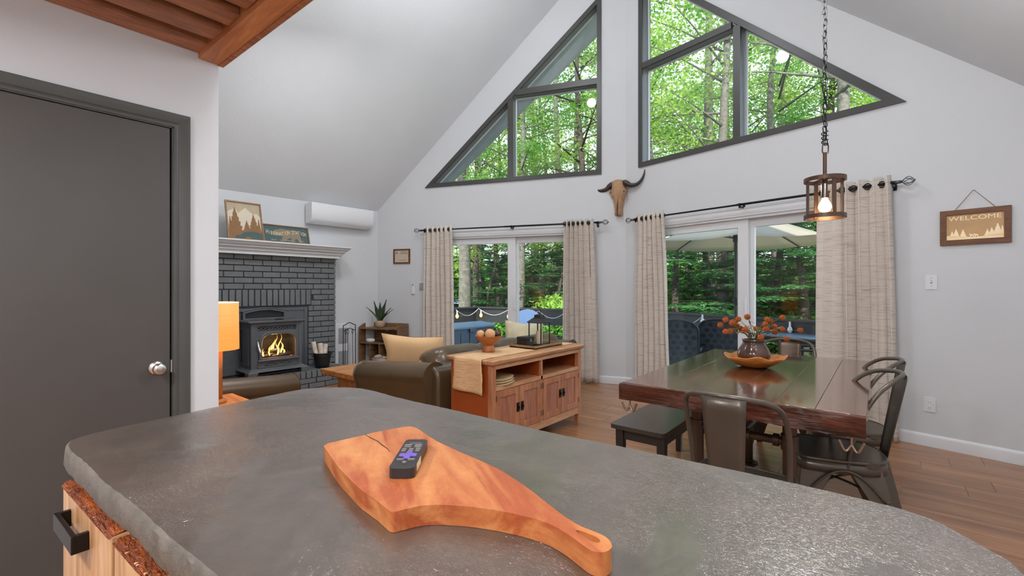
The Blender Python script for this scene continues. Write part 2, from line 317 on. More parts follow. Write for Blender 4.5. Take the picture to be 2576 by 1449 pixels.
# ------------------------------------------------------------------ mesh builder
class MB:
    def __init__(s): s.v = []; s.f = []
    def add(s, vs, fs, mt=None):
        o = len(s.v)
        s.v += [tuple(mt @ Vector(p)) if mt else tuple(p) for p in vs]; s.f += [tuple(i+o for i in f) for f in fs]; return s
    def box(s, x0, x1, y0, y1, z0, z1, mt=None):
        return s.add([(x0, y0, z0), (x1, y0, z0), (x1, y1, z0), (x0, y1, z0), (x0, y0, z1), (x1, y0, z1), (x1, y1, z1), (x0, y1, z1)],
                     [(0, 3, 2, 1), (4, 5, 6, 7), (0, 1, 5, 4), (1, 2, 6, 5), (2, 3, 7, 6), (3, 0, 4, 7)], mt)
    def taper(s, c, w0, d0, w1, d1, z0, z1, sh=(0, 0)):
        x, y = c; X, Y = x+sh[0], y+sh[1]
        return s.add([(x-w0, y-d0, z0), (x+w0, y-d0, z0), (x+w0, y+d0, z0), (x-w0, y+d0, z0), (X-w1, Y-d1, z1), (X+w1, Y-d1, z1), (X+w1, Y+d1, z1), (X-w1, Y+d1, z1)],
                     [(0, 3, 2, 1), (4, 5, 6, 7), (0, 1, 5, 4), (1, 2, 6, 5), (2, 3, 7, 6), (3, 0, 4, 7)])
    def tube(s, pts, r, n=8, closed=False, caps=True, flat=1.0):
        pts = [Vector(p) for p in pts]; k = len(pts); vs = []; fs = []; prev = None
        for i, p in enumerate(pts):
            a = pts[(i-1) % k] if (closed or i) else p; b = pts[(i+1) % k] if (closed or i < k-1) else p
            t = (b-a).normalized()
            if prev is None:
                u = t.cross(Vector((0, 0, 1)))
                if u.length < .1: u = t.cross(Vector((1, 0, 0)))
            else: u = prev - t*prev.dot(t)
            u.normalize(); prev = u; w = t.cross(u)
            rr = r[i] if hasattr(r, '__len__') else r
            for j in range(n):
                an = 2*PI*j/n; vs.append(p + u*(math.cos(an)*rr) + w*(math.sin(an)*rr*flat))
        m = k if closed else k-1
        for i in range(m):
            for j in range(n): fs.append((i*n+j, i*n+(j+1) % n, ((i+1) % k)*n+(j+1) % n, ((i+1) % k)*n+j))
        if caps and not closed: fs += [tuple(range(n))[::-1], tuple((k-1)*n+j for j in range(n))]
        return s.add(vs, fs)
    def lathe(s, prof, c=(0, 0, 0), n=24, wob=None, caps=True):
        vs = []; fs = []; k = len(prof)
        for i, (r, z) in enumerate(prof):
            for j in range(n):
                an = 2*PI*j/n; q = wob(an, i) if wob else (1, 0)
                vs.append((c[0]+r*q[0]*math.cos(an), c[1]+r*q[0]*math.sin(an), c[2]+z+q[1]))
        for i in range(k-1):
            for j in range(n): fs.append((i*n+j, i*n+(j+1) % n, (i+1)*n+(j+1) % n, (i+1)*n+j))
        if caps:
            if prof[0][0] > 1e-5: fs.append(tuple(range(n))[::-1])
            if prof[-1][0] > 1e-5: fs.append(tuple((k-1)*n+j for j in range(n)))
        return s.add(vs, fs)
    def prism(s, loops, z0, z1, mt=None):
        """extrude a polygon (first loop outer, the rest holes) from z0 to z1"""
        if not hasattr(loops[0][0], '__len__'): loops = [loops]
        flat = [p for l in loops for p in l]; k = len(flat)
        tri = tessellate_polygon([[Vector((p[0], p[1], 0)) for p in l] for l in loops])
        vs = [(p[0], p[1], z0) for p in flat]+[(p[0], p[1], z1) for p in flat]; fs = []
        for t in tri:
            a, b, c = [Vector(flat[i]) for i in t]
            if (b[0]-a[0])*(c[1]-a[1])-(b[1]-a[1])*(c[0]-a[0]) < 0: t = t[::-1]
            fs.append(tuple(i+k for i in t)); fs.append(tuple(t)[::-1])
        o = 0
        for li, l in enumerate(loops):
            m = len(l); ar = sum(l[i][0]*l[(i+1) % m][1]-l[(i+1) % m][0]*l[i][1] for i in range(m))
            ccw = (ar > 0) == (li == 0)
            for i in range(m):
                a, b = o+i, o+(i+1) % m; fs.append((a, b, b+k, a+k) if ccw else (b, a, a+k, b+k))
            o += m
        return s.add(vs, fs, mt)
    def grid(s, fn, nu, nv, thick=0, nfn=None):
        vs = [fn(i/nu, j/nv) for j in range(nv+1) for i in range(nu+1)]; fs = []
        for j in range(nv):
            for i in range(nu): a = j*(nu+1)+i; fs.append((a, a+1, a+nu+2, a+nu+1))
        return s.add(vs, fs)
    def ball(s, c, r, n=12, m=8, sc=(1, 1, 1), jit=0, rnd=R):
        vs = []; fs = []
        for i in range(m+1):
            a = PI*i/m
            for j in range(n):
                b = 2*PI*j/n; q = 1+(rnd.uniform(-jit, jit) if jit and 0 < i < m else 0)
                vs.append((c[0]+r*sc[0]*q*math.sin(a)*math.cos(b), c[1]+r*sc[1]*q*math.sin(a)*math.sin(b), c[2]+r*sc[2]*q*math.cos(a)))
        for i in range(m):
            for j in range(n): fs.append((i*n+j, (i+1)*n+j, (i+1)*n+(j+1) % n, i*n+(j+1) % n))
        return s.add(vs, fs)
XZ = Matrix(((1, 0, 0, 0), (0, 0, -1, 0), (0, 1, 0, 0), (0, 0, 0, 1)))     # polygon drawn in x,z; z0..z1 goes to -y
YZ = Matrix(((0, 0, 1, 0), (1, 0, 0, 0), (0, 1, 0, 0), (0, 0, 0, 1)))      # polygon drawn in y,z; z0..z1 goes to +x
def wloc(o):
    v = Vector((0, 0, 0))
    while o: v += o.location; o = o.parent
    return v
def tagp(o, label=None, cat=None, group=None, kind=None):
    for k, v in (('label', label), ('category', cat), ('group', group), ('kind', kind)):
        if v: o[k] = v
    return o
def obj(name, mb, mat, parent=None, smooth=False, bevel=0, local=False, seg=2, label=None, kind=None, solid=0, sub=0, autos=None):
    me = bpy.data.meshes.new(name); vs = mb.v
    if parent and not local: off = wloc(parent)
    elif not parent and not local:
        a = np.array(vs); off = Vector(((a[:, 0].min()+a[:, 0].max())/2, (a[:, 1].min()+a[:, 1].max())/2, a[:, 2].min()))
    else: off = Vector((0, 0, 0))
    me.from_pydata([(p[0]-off[0], p[1]-off[1], p[2]-off[2]) for p in vs], [], mb.f)
    me.materials.append(M[mat] if isinstance(mat, str) else mat); me.update()
    me.polygons.foreach_set('use_smooth', [True]*len(me.polygons))
    if not smooth: me.set_sharp_from_angle(angle=math.radians(50))
    o = bpy.data.objects.new(name, me); C.objects.link(o)
    if parent: o.parent = parent
    elif not local: o.location = off
    if solid: q = o.modifiers.new('solid', 'SOLIDIFY'); q.thickness = solid; q.offset = 0
    if bevel: q = o.modifiers.new('bevel', 'BEVEL'); q.width = bevel; q.segments = seg; q.limit_method = 'ANGLE'; q.angle_limit = math.radians(40)
    if sub: q = o.modifiers.new('sub', 'SUBSURF'); q.levels = q.render_levels = sub
    if label: o['label'] = label
    if kind: o['kind'] = kind
    return o
def thing(name, label, cat, loc=(0, 0, 0), rz=0, group=None):
    o = bpy.data.objects.new(name, None); C.objects.link(o); o.location = loc; o.rotation_euler = (0, 0, rz); o.empty_display_size = .1
    return tagp(o, label, cat, group)
def struct(name, mb, mat, **k):
    o = obj(name, mb, mat, **k); o['kind'] = 'structure'; return o
def dup(root, loc=None, rz=None, label=None, group=None, parent=None):
    r = root.copy(); C.objects.link(r)
    if parent is not None: r.parent = parent
    if loc is not None: r.location = loc
    if rz is not None: r.rotation_euler = (0, 0, rz)
    if label: r['label'] = label
    if group: r['group'] = group
    for ch in list(root.children): dup(ch, parent=r)
    return r
def text_mesh(txt, size, mat, parent, mt, name='lettering', depth=.001, align='CENTER', shear=None, width=None, bold=0):
    cu = bpy.data.curves.new(name, 'FONT'); cu.body = txt; cu.size = size; cu.extrude = depth; cu.offset = bold; cu.align_x = align; cu.align_y = 'CENTER'
    if width: cu.space_character = width
    t = bpy.data.objects.new('tmp', cu); C.objects.link(t)
    dg = bpy.context.evaluated_depsgraph_get(); me = bpy.data.meshes.new_from_object(t.evaluated_get(dg))
    bpy.data.objects.remove(t); me.transform(mt)
    me.materials.clear(); me.materials.append(M[mat]); o = bpy.data.objects.new(name, me); C.objects.link(o); o.parent = parent; return o

# ================================================================== the room's shell
tR, nR = wall_ax('R'); tL, nL = wall_ax('L')
APEX = 6.0; EAVE = 2.446
LCs, RCs = -3.779, 3.664
LC = COR + tL*LCs; RC = COR + tR*RCs
DF = Vector((.03964, .99921, 0))                        # the ridge runs this way
LB = LC - DF*7.2; RB = RC - DF*7.6; CB = COR - DF*8.3
def clip(poly, a, b):
    """keep the part of a polygon left of the line a->b"""
    out = []
    for i in range(len(poly)):
        p, q = poly[i], poly[(i+1) % len(poly)]
        sp = (b[0]-a[0])*(p[1]-a[1])-(b[1]-a[1])*(p[0]-a[0]); sq = (b[0]-a[0])*(q[1]-a[1])-(b[1]-a[1])*(q[0]-a[0])
        if sp >= 0: out.append(p)
        if (sp >= 0) != (sq >= 0): k = sp/(sp-sq); out.append((p[0]+(q[0]-p[0])*k, p[1]+(q[1]-p[1])*k))
    return out
# floor: a slab and the vinyl planks laid on it
fl = [tuple(p[:2]) for p in (LB, RB, RC, COR, LC)]
floor = struct('floor', MB().prism(fl, -.12, -.006), 'plank')
far_mb = MB(); PW = .185; PL = 1.22; row = 0; y = -3.0
while y < 5.7:
    x = -6.4 - R.uniform(0, PL)
    while x < 1.2:
        poly = [(x+.0012, y+.0012), (x+PL-.0012, y+.0012), (x+PL-.0012, y+PW-.0012), (x+.0012, y+PW-.0012)]
        for i in range(5):
            a, b = fl[i], fl[(i+1) % 5]
            poly = clip(poly, a, b) if poly else poly
        if len(poly) > 2:
            vis = y > .7 and not (x+PL < -4.6 and y < 1.5)
            if vis: obj('plank', MB().prism(poly, -.006, 0), 'plank', floor, label=None)
            else: far_mb.prism(poly, -.006, 0)
        x += PL
    y += PW
obj('planking', far_mb, 'plank', floor, kind='stuff')

def wall_local(name, w, mb, mat, **k):
    o = obj(name, mb, mat, local=True, **k); o.location = COR; o.rotation_euler = (0, 0, ANG[w]); o['kind'] = 'structure'; return o
def inset(poly, d):
    n = len(poly); out = []
    ar = sum(poly[i][0]*poly[(i+1) % n][1]-poly[(i+1) % n][0]*poly[i][1] for i in range(n)); sg = 1 if ar > 0 else -1
    for i in range(n):
        p0, p1, p2 = Vector(poly[i-1]), Vector(poly[i]), Vector(poly[(i+1) % n])
        e1 = (p1-p0).normalized(); e2 = (p2-p1).normalized(); n1 = Vector((-e1.y, e1.x))*sg; n2 = Vector((-e2.y, e2.x))*sg
        m = (n1+n2); m = m/m.length_squared*2*d if m.length > 1e-6 else n1*d
        out.append(tuple(p1+m/1.0) if False else tuple(p1 + (n1+n2)*(d/(1+n1.dot(n2)))))
    return out
TL = [(-.316, 2.75), (-.316, 5.12), (-2.937, 2.75)]
TRi = [(.203, 2.765), (2.798, 2.765), (.203, 5.29)]
DL = (-2.60, -.50, 2.0); DR = (.42, 2.56, 2.0)          # the two patio door openings: s0, s1, top
def rect(a, b, c, d): return [(a, c), (b, c), (b, d), (a, d)]
mb = MB().prism([[(LCs-.1, -.12), (DL[0], -.12), (DL[0], DL[2]), (DL[1], DL[2]), (DL[1], -.12), (0, -.12), (0, APEX), (LCs, EAVE), (LCs-.1, EAVE)], inset(TL, .03)], -.16, 0, XZ)
wall_local('wall_back_left', 'L', mb, 'wall')
mb = MB().prism([[(0, -.12), (DR[0], -.12), (DR[0], DR[2]), (DR[1], DR[2]), (DR[1], -.12), (RCs+.1, -.12), (RCs+.1, EAVE), (RCs, EAVE), (0, APEX)], inset(TRi, .03)], -.16, 0, XZ)
wall_local('wall_back_right', 'R', mb, 'wall')
nlw = Vector((-DF.y, DF.x, 0))
def strip(a, b, n, t, z0, z1): return MB().prism([tuple(a[:2]), tuple(b[:2]), tuple((b+n*t)[:2]), tuple((a+n*t)[:2])], z0, z1)
struct('wall_left', strip(LB, LC, nlw, .15, -.12, EAVE), 'wall')
struct('wall_right', strip(RB, RC, -nlw, .15, -.12, EAVE), 'wall')
ga = (RB-LB).normalized(); gl = (RB-LB).length; cs = (CB-LB).dot(ga)
rear = obj('wall_rear', MB().prism([(0, -.12), (gl, -.12), (gl, EAVE), (cs, APEX), (0, EAVE)], 0, .15, XZ), 'wall', local=True)
rear.location = LB; rear.rotation_euler = (0, 0, math.atan2(ga.y, ga.x)); rear['kind'] = 'structure'
# the partition with the charcoal door: its face is x = PX, its outer corner at y = PY
PX, PY = -2.682, .871
DY0, DY1, DH = -.14, .678, 2.034                        # door opening
mb = MB().prism([(PY, 0), (PY, 2.53), (-2.6, 2.53), (-2.6, 0), (DY0, 0), (DY0, DH), (DY1, DH), (DY1, 0)], PX-.11, PX, YZ)
struct('wall_door', mb, 'wall')
struct('wall_closet', MB().box(-6.3, PX-.11, PY-.11, PY, 0, 2.53), 'wall')
# roof slopes seen from inside, and the overhang outside the prow
def roofz(p, side):
    a, b = (LC, COR) if side == 'L' else (RC, COR)
    n = nlw; q = (Vector((p[0], p[1], 0))-a).dot(n)/((b-a).dot(n)); return EAVE+(APEX-EAVE)*q
def slab(pts, side, t=.18, up=0.0):
    lo = [(p[0], p[1], roofz(p, side)+up) for p in pts]; k = len(lo); hi = [(a, b, c+t) for a, b, c in lo]
    return MB().add(lo+hi, [tuple(range(k))[::-1], tuple(range(k, 2*k))]+[(i, (i+1) % k, (i+1) % k+k, i+k) for i in range(k)])
e = DF*.02
struct('ceiling_left', slab([LB-DF*.2+nlw*.2, CB-DF*.2, COR+nL*.02, LC+nL*.02+nlw*.2], 'L'), 'ceil')
struct('ceiling_right', slab([CB-DF*.2, RB-DF*.2-nlw*.2, RC+nR*.02-nlw*.2, COR+nR*.02], 'R'), 'ceil')
OH = .62
cor2 = COR+DF*.17; cor3 = COR+DF*(.17+OH*1.05)
o1, o2, o3 = Vector((-2.60, 6.50, 0)), Vector((-3.41, 6.25, 0)), Vector((-6.6, 4.69, 0))
struct('trim_2', slab([LC+nL*.16, cor2, o1, o2, o3, LC+nL*.16+nlw*.3], 'L', .16, -.02), 'soffit')
struct('trim_3', slab([cor2, RC+nR*.16, RC+nR*.16-nlw*.3, RC+nR*.6-nlw*.3, o1], 'R', .16, .05), 'soffit')
# baseboards
BBP = [(0, 0), (.014, 0), (.014, .075), (.009, .092), (0, .097)]
def baseboard(name, w, s0, s1):
    mb = MB(); n = len(BBP)
    vs = [(s, -d, z) for s in (s0, s1) for d, z in BBP]
    mb.add(vs, [(i, (i+1) % n, (i+1) % n+n, i+n) for i in range(n)]+[tuple(range(n))[::-1], tuple(range(n, 2*n))])
    wall_local(name, w, mb, 'trimw')
baseboard('baseboard_back_left', 'L', DL[1]+.07, 0); baseboard('baseboard_back_right', 'R', 0, DR[0]-.07); baseboard('baseboard_right', 'R', DR[1]+.07, RCs)
baseboard('baseboard_left', 'L', LCs, DL[0]-.07)

# ---- the two triangular prow windows
def tri_window(name, w, T, hz, hs, panes):
    e = thing(name, None, None); e.location = COR; e.rotation_euler = (0, 0, ANG[w]); e['kind'] = 'structure'
    obj('frame', MB().prism([T, inset(T, .058)], -.0, .022, XZ), 'trimd', e, local=True)
    obj('reveal', MB().prism([inset(T, .032), inset(T, .056)], -.158, -.0, XZ), 'reveal', e, local=True)
    (s0, s1, z0, z1), (a0, a1, b0, b1) = hz, hs
    obj('mullion', MB().box(s0, s1, -.02, .012, z0, z1), 'trimd', e, local=True); obj('mullion', MB().box(a0, a1, -.018, .012, b0, b1), 'trimd', e, local=True)
    obj('reveal', MB().box(s0, s1, .012, .15, z0+.012, z1-.012), 'reveal', e, local=True); obj('reveal', MB().box(a0+.012, a1-.012, .012, .148, b0, b1), 'reveal', e, local=True)
    for p in panes: obj('pane', MB().prism(p, -.118, -.112, XZ), 'glass', e, local=True)
    for p in panes: obj('glazing_bead', MB().prism([inset(p, -.004), inset(p, .010)], -.128, -.106, XZ), 'trimw', e, local=True)
    return e
it = inset(TL, .058)
def rake(T2, s): (a, b) = T2; return b[1]+(a[1]-b[1])*(s-b[0])/(a[0]-b[0])
aL, bL = it[1], it[2]
sl = (aL[1]-bL[1])/(aL[0]-bL[0]); zs = lambda s: bL[1]+sl*(s-bL[0]); sz = lambda z: bL[0]+(z-bL[1])/sl
tri_window('window_1', 'L', TL, (sz(3.95)+.02, it[0][0], 3.945, 4.025), (-1.62, -1.54, it[0][1], 3.95),
           [[(it[0][0], 4.03), (it[0][0], aL[1]), (sz(4.03), 4.03)], [(-1.538, it[0][1]), (it[0][0], it[0][1]), (it[0][0], 3.94), (-1.538, 3.94)], [(-1.625, it[0][1]), (-1.625, zs(-1.625)), bL]])
it = inset(TRi, .058); aR_, bR_ = it[2], it[1]
sl2 = (aR_[1]-bR_[1])/(aR_[0]-bR_[0]); zs2 = lambda s: bR_[1]+sl2*(s-bR_[0]); sz2 = lambda z: bR_[0]+(z-bR_[1])/sl2
tri_window('window_2', 'R', TRi, (it[0][0], sz2(4.05)-.02, 3.995, 4.062), (1.392, 1.468, it[0][1], 4.0),
           [[(it[0][0], 4.065), (sz2(4.065), 4.065), (it[0][0], aR_[1])], [(it[0][0], it[0][1]), (1.39, it[0][1]), (1.39, 3.99), (it[0][0], 3.99)], [(1.475, it[0][1]), bR_, (1.475, zs2(1.475))]])

# ---- sliding patio doors
def patio_door(name, w, D, mid, gz, gl, gr):
    s0, s1, top = D; e = thing(name, None, None); e.location = COR; e.rotation_euler = (0, 0, ANG[w]); e['kind'] = 'structure'
    obj('casing', MB().box(s0-.07, s0+.005, -.018, 0, 0, top+.07).box(s1-.005, s1+.07, -.018, 0, 0, top+.07).box(s0+.005, s1-.005, -.018, 0, top-.005, top+.07).box(s0-.07, s1+.07, -.024, 0, top+.07, top+.085), 'trimw', e, local=True)
    obj('jamb', MB().box(s0, s0+.03, 0, .15, 0, top).box(s1-.03, s1, 0, .15, 0, top).box(s0+.03, s1-.03, 0, .15, top-.03, top), 'trimw', e, local=True)
    obj('track', MB().box(s0+.03, s1-.03, .02, .14, -.005, .03), 'trimw', e, local=True)
    for a, b, y, g in ((s0+.03, mid+.02, .04, gl), (mid-.045, s1-.03, .085, gr)):
        p = obj('sash', MB().prism([rect(a, b, .03, top-.03), rect(g[0], g[1], .14, gz)], -y-.04, -y, XZ), 'trimw', e, local=True, bevel=.003)
        obj('pane', MB().prism(rect(g[0], g[1], .14, gz), -y-.024, -y-.018, XZ), 'glass', p, local=True)
    obj('handle', MB().box(mid-.0, mid+.012, .0, .04, .95, 1.15), 'trimw', e, local=True, bevel=.003)
    return e
patio_door('door_2', 'L', DL, -1.545, 1.885, (-2.51, -1.64), (-1.49, -.58))
patio_door('door_3', 'R', DR, 1.50, 1.885, (.52, 1.415), (1.565, 2.47))

# ---- the charcoal door
d1 = thing('door_1', None, None); d1['kind'] = 'structure'
obj('slab', MB().box(PX-.05, PX-.012, DY0+.004, DY1-.012, .01, DH-.006), 'doord', d1, bevel=.002)
def casing_mb():
    mb = MB(); prof = [(0, 0), (.0, .004), (.012, .009), (.018, .007), (.022, .012), (.045, .014), (.058, .018), (.064, .018), (.064, 0)]
    n = len(prof)
    def seg(f):
        vs = [f(a, d, e) for e in (0, 1) for a, d in prof]; mb.add(vs, [(i, (i+1) % n, (i+1) % n+n, i+n) for i in range(n)]+[tuple(range(n))[::-1], tuple(range(n, 2*n))])
    seg(lambda a, d, e: (PX+d, DY1+a, 0 if e == 0 else DH+a)); seg(lambda a, d, e: (PX+d, DY0-a, 0 if e == 0 else DH+a))
    seg(lambda a, d, e: (PX+d, DY1+a if e else DY0-a, DH+a)); return mb
obj('casing', casing_mb(), 'doort', d1)
obj('jamb', MB().box(PX-.10, PX-.001, DY1-.006, DY1, 0, DH).box(PX-.10, PX-.001, DY0, DY0+.006, 0, DH).box(PX-.1, PX-.001, DY0, DY1, DH-.005, DH), 'doort', d1)
kn = obj('knob', MB().lathe([(.0, .066), (.014, .0655), (.024, .062), (.0275, .052), (.026, .044), (.018, .036), (.013, .030), (.012, .010), (.012, 0)][::-1], n=24, caps=False), 'steel', d1, smooth=True, local=True)
kn.location = (PX-.011, .612, .868); kn.rotation_euler = (0, PI/2, 0)
ro = obj('rose', MB().lathe([(.0, 0), (.033, 0), (.033, .003), (.028, .008), (.013, .012), (0, .012)], n=28), 'steel', kn, smooth=True, local=True)
obj('latch', MB().box(PX-.016, PX-.004, DY1-.011, DY1-.006, .84, .90), 'steel', d1)

# ---- the loft: boards, edge beam
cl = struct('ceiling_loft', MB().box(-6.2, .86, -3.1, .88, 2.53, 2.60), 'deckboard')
xb = PX+.0
for i in range(18):
    x0 = xb + i*.192
    obj('joist', MB().box(x0+.002, x0+.122, -3.05, .79, 2.435, 2.478), 'joist', cl, bevel=.004)
bm = MB().box(0, 3.6, -.092, 0, 2.408, 2.66)
bo = obj('trim_1', bm, 'beam', local=True, bevel=.004); bo.location = (PX+.0, PY, 0); bo.rotation_euler = (0, 0, math.radians(1.2)); bo['kind'] = 'structure'
lip = obj('lip', MB().box(0, 3.6, -.002, .022, 2.405, 2.44), 'joist', bo, local=True)

# ================================================================== kitchen island
def smooth_poly(pts, it=1):
    for _ in range(it):
        o = []
        for i in range(len(pts)):
            p, q = pts[i], pts[(i+1) % len(pts)]
            o += [(p[0]*.75+q[0]*.25, p[1]*.75+q[1]*.25), (p[0]*.25+q[0]*.75, p[1]*.25+q[1]*.75)]
        pts = o
    return pts
ZC = .92
isl = thing('kitchen_island', 'kitchen island with glossy dark concrete top and rustic wooden drawers in the foreground', 'island', (-.55, .75, 0))
out = [at(u, v, ZC)[:2] for u, v in [(163, 1119), (175, 1105), (250, 1084), (475, 1037), (640, 1002), (745, 980), (800, 974), (870, 973), (925, 977), (1018, 1003), (1127, 1026), (1261, 1057), (1384, 1086), (1560, 1120), (1738, 1157), (1966, 1205), (2244, 1269), (2350, 1303), (2418, 1337), (2496, 1381), (2576, 1424)]]
far = out[-1]; out += [(far[0]+.05, far[1]-.30), (far[0]-.08, far[1]-.52)]
a0 = at(530, 1449, ZC)[:2]; a1 = at(283, 1241, ZC)[:2]; dd = (a0[0]-a1[0], a0[1]-a1[1])
out += [(a0[0]+dd[0]*.9, a0[1]+dd[1]*.9), a0] + [at(u, v, ZC)[:2] for u, v in [(416, 1359), (369, 1312), (334, 1277), (283, 1241), (243, 1209), (220, 1179), (180, 1146), (163, 1131)]]
out = smooth_poly([tuple(p) for p in out][::-1], 1)
rr = random.Random(3)
def jitter_ring(poly, step=.012):
    o = []
    for i in range(len(poly)):
        p, q = Vector(poly[i]), Vector(poly[(i+1) % len(poly)]); k = max(1, int((q-p).length/step))
        for j in range(k): o.append(tuple(p.lerp(q, j/k)))
    return o
ring = jitter_ring(out)
def ring_off(d, amp):
    n = len(ring); o = []
    for i in range(n):
        a, b = Vector(ring[i-1]), Vector(ring[(i+1) % n]); t = (b-a).normalized(); nn = Vector((t.y, -t.x))
        p = Vector(ring[i]) + nn*(d+rr.uniform(-amp, amp)); o.append(tuple(p))
    return o
mb = MB(); levels = [(ring_off(-.006, .0008), ZC), (ring_off(-.001, .0008), ZC-.004), (ring_off(.0, .001), ZC-.02), (ring_off(.001, .0012), ZC-.038), (ring_off(-.003, .002), ZC-.047)]
n = len(ring); vs = [(p[0], p[1], z) for l, z in levels for p in l]
ar = sum(ring[i][0]*ring[(i+1) % n][1]-ring[(i+1) % n][0]*ring[i][1] for i in range(n)); ccw = ar > 0
fs = []
for k in range(4):
    for i in range(n):
        j = (i+1) % n; q = (k*n+i, k*n+j, (k+1)*n+j, (k+1)*n+i); fs.append(q[::-1] if ccw else q)
top = MB().add([(p[0], p[1], ZC) for p in levels[0][0]], [tuple(range(n)) if ccw else tuple(range(n))[::-1]])
obj('countertop', top, 'counter', isl)
obj('slab_edge', mb.add(vs, fs+[tuple(range(4*n, 5*n))[::-1] if ccw else tuple(range(4*n, 5*n))]), 'counteredge', isl, label='rough pale concrete edge')
# the drawers under its left end, their face looking to the lower left
A = at(158.6, 1217, .85); B = at(279, 1351, .85)
ex = Vector((B.x-A.x, B.y-A.y, 0)).normalized(); ey = Vector((-ex.y, ex.x, 0))       # ey points into the island
ia = math.atan2(ex.y, ex.x); WD = (B-A).length
cab = Matrix.Translation(Vector((A.x, A.y, 0))) @ Matrix.Rotation(ia, 4, 'Z')
def lob(name, mbf, mat, parent, mt=cab, **k):
    m2 = MB(); m2.add(mbf.v, mbf.f, mt); return obj(name, m2, mat, parent, **k)
lob('body', MB().box(.02, WD*3+.12, .022, .42, .02, .868), 'drawer', isl)
def bark_strip(x0, x1, zt, seed):
    q = random.Random(seed); mb = MB(); nu = int((x1-x0)/.004); ys = [-.003, .006, .02, .035, .05, .066]
    return mb.grid(lambda u, v: (x0+(x1-x0)*u, ys[min(5, int(v*5+.01))], zt + (0 if v < .1 else .003+q.uniform(0, .006)*math.sin(PI*v)**.5 + .002*math.sin(u*60+v*9))), nu, 5)
for i, (x0, x1) in enumerate([(0, WD-.004), (WD+.018, 2*WD+.06), (2*WD+.07, 3*WD+.12)]):
    d = lob('drawer', MB().box(x0, x1, -.0, .024, .62 if i == 0 else .55, .848), 'drawer', isl, bevel=.003)
    lob('bark_edge', bark_strip(x0, x1, .846, i), 'livebark', d, smooth=True, label='glossy dark bark edge')
    lob('panel', MB().box(x0+.05, x1-.0, -.004+(.004 if i else .006), .02, .20, .60 if i == 0 else .53), 'drawer', d)
    c = (x0+x1)/2-.0
    if i == 0:
        h = lob('handle', MB().box(.062, .206, -.024, -.016, .785, .817).box(.062, .071, -.017, .001, .785, .817).box(.197, .206, -.017, .001, .785, .817), 'black', d, bevel=.001, label='square black metal handle')
lob('gap_shadow', MB().box(WD-.02, WD+.03, .012, .021, .2, .842), 'irond', isl)  # dark strip standing in for the shadow in the drawer gap
lob('plinth', MB().box(.06, WD*3+.1, .06, .40, 0, .04), 'drawer', isl)

# ---- live edge board
bz0, bz1 = ZC+.0005, ZC+.0285
bt = [at(u, v, bz1)[:2] for u, v in [(812, 1118), (860, 1107), (916, 1094), (920, 1096), (925, 1091), (975, 1081), (1027, 1072), (1040, 1074), (1053, 1079), (1086, 1103.6), (1151, 1134.6), (1205, 1157), (1255.7, 1180), (1295, 1205), (1334, 1232), (1372, 1262), (1409, 1291), (1435, 1309), (1461, 1323.7), (1485, 1333), (1510, 1343), (1528, 1353), (1538, 1366), (1540, 1376), (1532, 1385), (1515, 1390), (1495, 1388), (1477, 1379), (1458, 1365), (1438, 1350), (1417, 1336), (1396, 1324), (1365, 1311), (1331, 1301), (1283, 1290), (1233, 1281), (1178, 1274), (1119, 1270), (1085, 1270), (1053, 1273), (1020, 1281), (985, 1289.5), (970, 1278), (956, 1265), (930, 1247), (907, 1232), (880, 1205), (858, 1183.5), (842, 1163), (832, 1147.6), (822, 1133)]]
hl = [at(u, v, bz1)[:2] for u, v in [(1447, 1335), (1456, 1333), (1475, 1340), (1495, 1348), (1508, 1356), (1510, 1363), (1502, 1366), (1488, 1362), (1470, 1350), (1455, 1341)]]
bt = smooth_poly([tuple(p) for p in bt], 1); hl = smooth_poly([tuple(p) for p in hl], 2)
bd = obj('cutting_board', MB().prism([bt, hl], bz0, bz1), 'board')
tagp(bd, 'orange live-edge wooden board with a handle lying on the dark countertop', 'cutting board')
crack = MB().tube([at(u, v, bz1+.0002) for u, v in [(921, 1095), (935, 1103), (950, 1110), (962, 1120), (975, 1129), (981, 1137)]], [.0006, .001, .0008, .001, .0007, .0003], 5)
obj('crack', crack, 'irond', bd, label='thin dark crack in the wood')
# ---- remote on the board
z0 = bz1+.0005
p1 = at(1046, 1112, z0+.016); p2 = at(1014, 1170, z0+.016)
ra = math.atan2((p1-p2).y, (p1-p2).x); RL = .138; rc = (p1+p2)/2
rm = thing('remote_control', 'black remote control with purple arrow pad lying on the wooden board', 'remote', (rc.x, rc.y, z0), ra)
def rrect(w, h, r, n=5):
    o = []
    for cx, cy, a0 in ((w/2-r, h/2-r, 0), (-w/2+r, h/2-r, 90), (-w/2+r, -h/2+r, 180), (w/2-r, -h/2+r, 270)):
        for i in range(n+1): a = math.radians(a0+90*i/n); o.append((cx+r*math.cos(a), cy+r*math.sin(a)))
    return o
obj('body', MB().prism(rrect(RL, .041, .009), 0, .0165), 'blackp', rm, local=True, bevel=.004, seg=3)
def rbtn(name, x, y, w, h, mat='button', z=.0185): return obj(name, MB().prism([(x+a, y+b) for a, b in rrect(w, h, min(w, h)*.45, 3)], .015, z), mat, rm, local=True, bevel=.0006)
for x in (-.040, -.012+.0): pass
for x, y in ((.034, .009), (.034, -.009), (.026, .009), (.026, -.009)): rbtn('button', x-.0, y, .0045, .0135, 'steel' if (x, y) in ((.026, -.009), (.034, .009)) else 'button')
for x, ws in ((.014, (.012, 0, -.012)), (.006, (.012, 0, -.012))):
    for y in ws: rbtn('button', x, y, .0045, .0085)
for x, y in ((-.034, .009), (-.034, -.009)): rbtn('button', x, y, .0045, .012)
rbtn('button', -.046, 0, .006, .007)
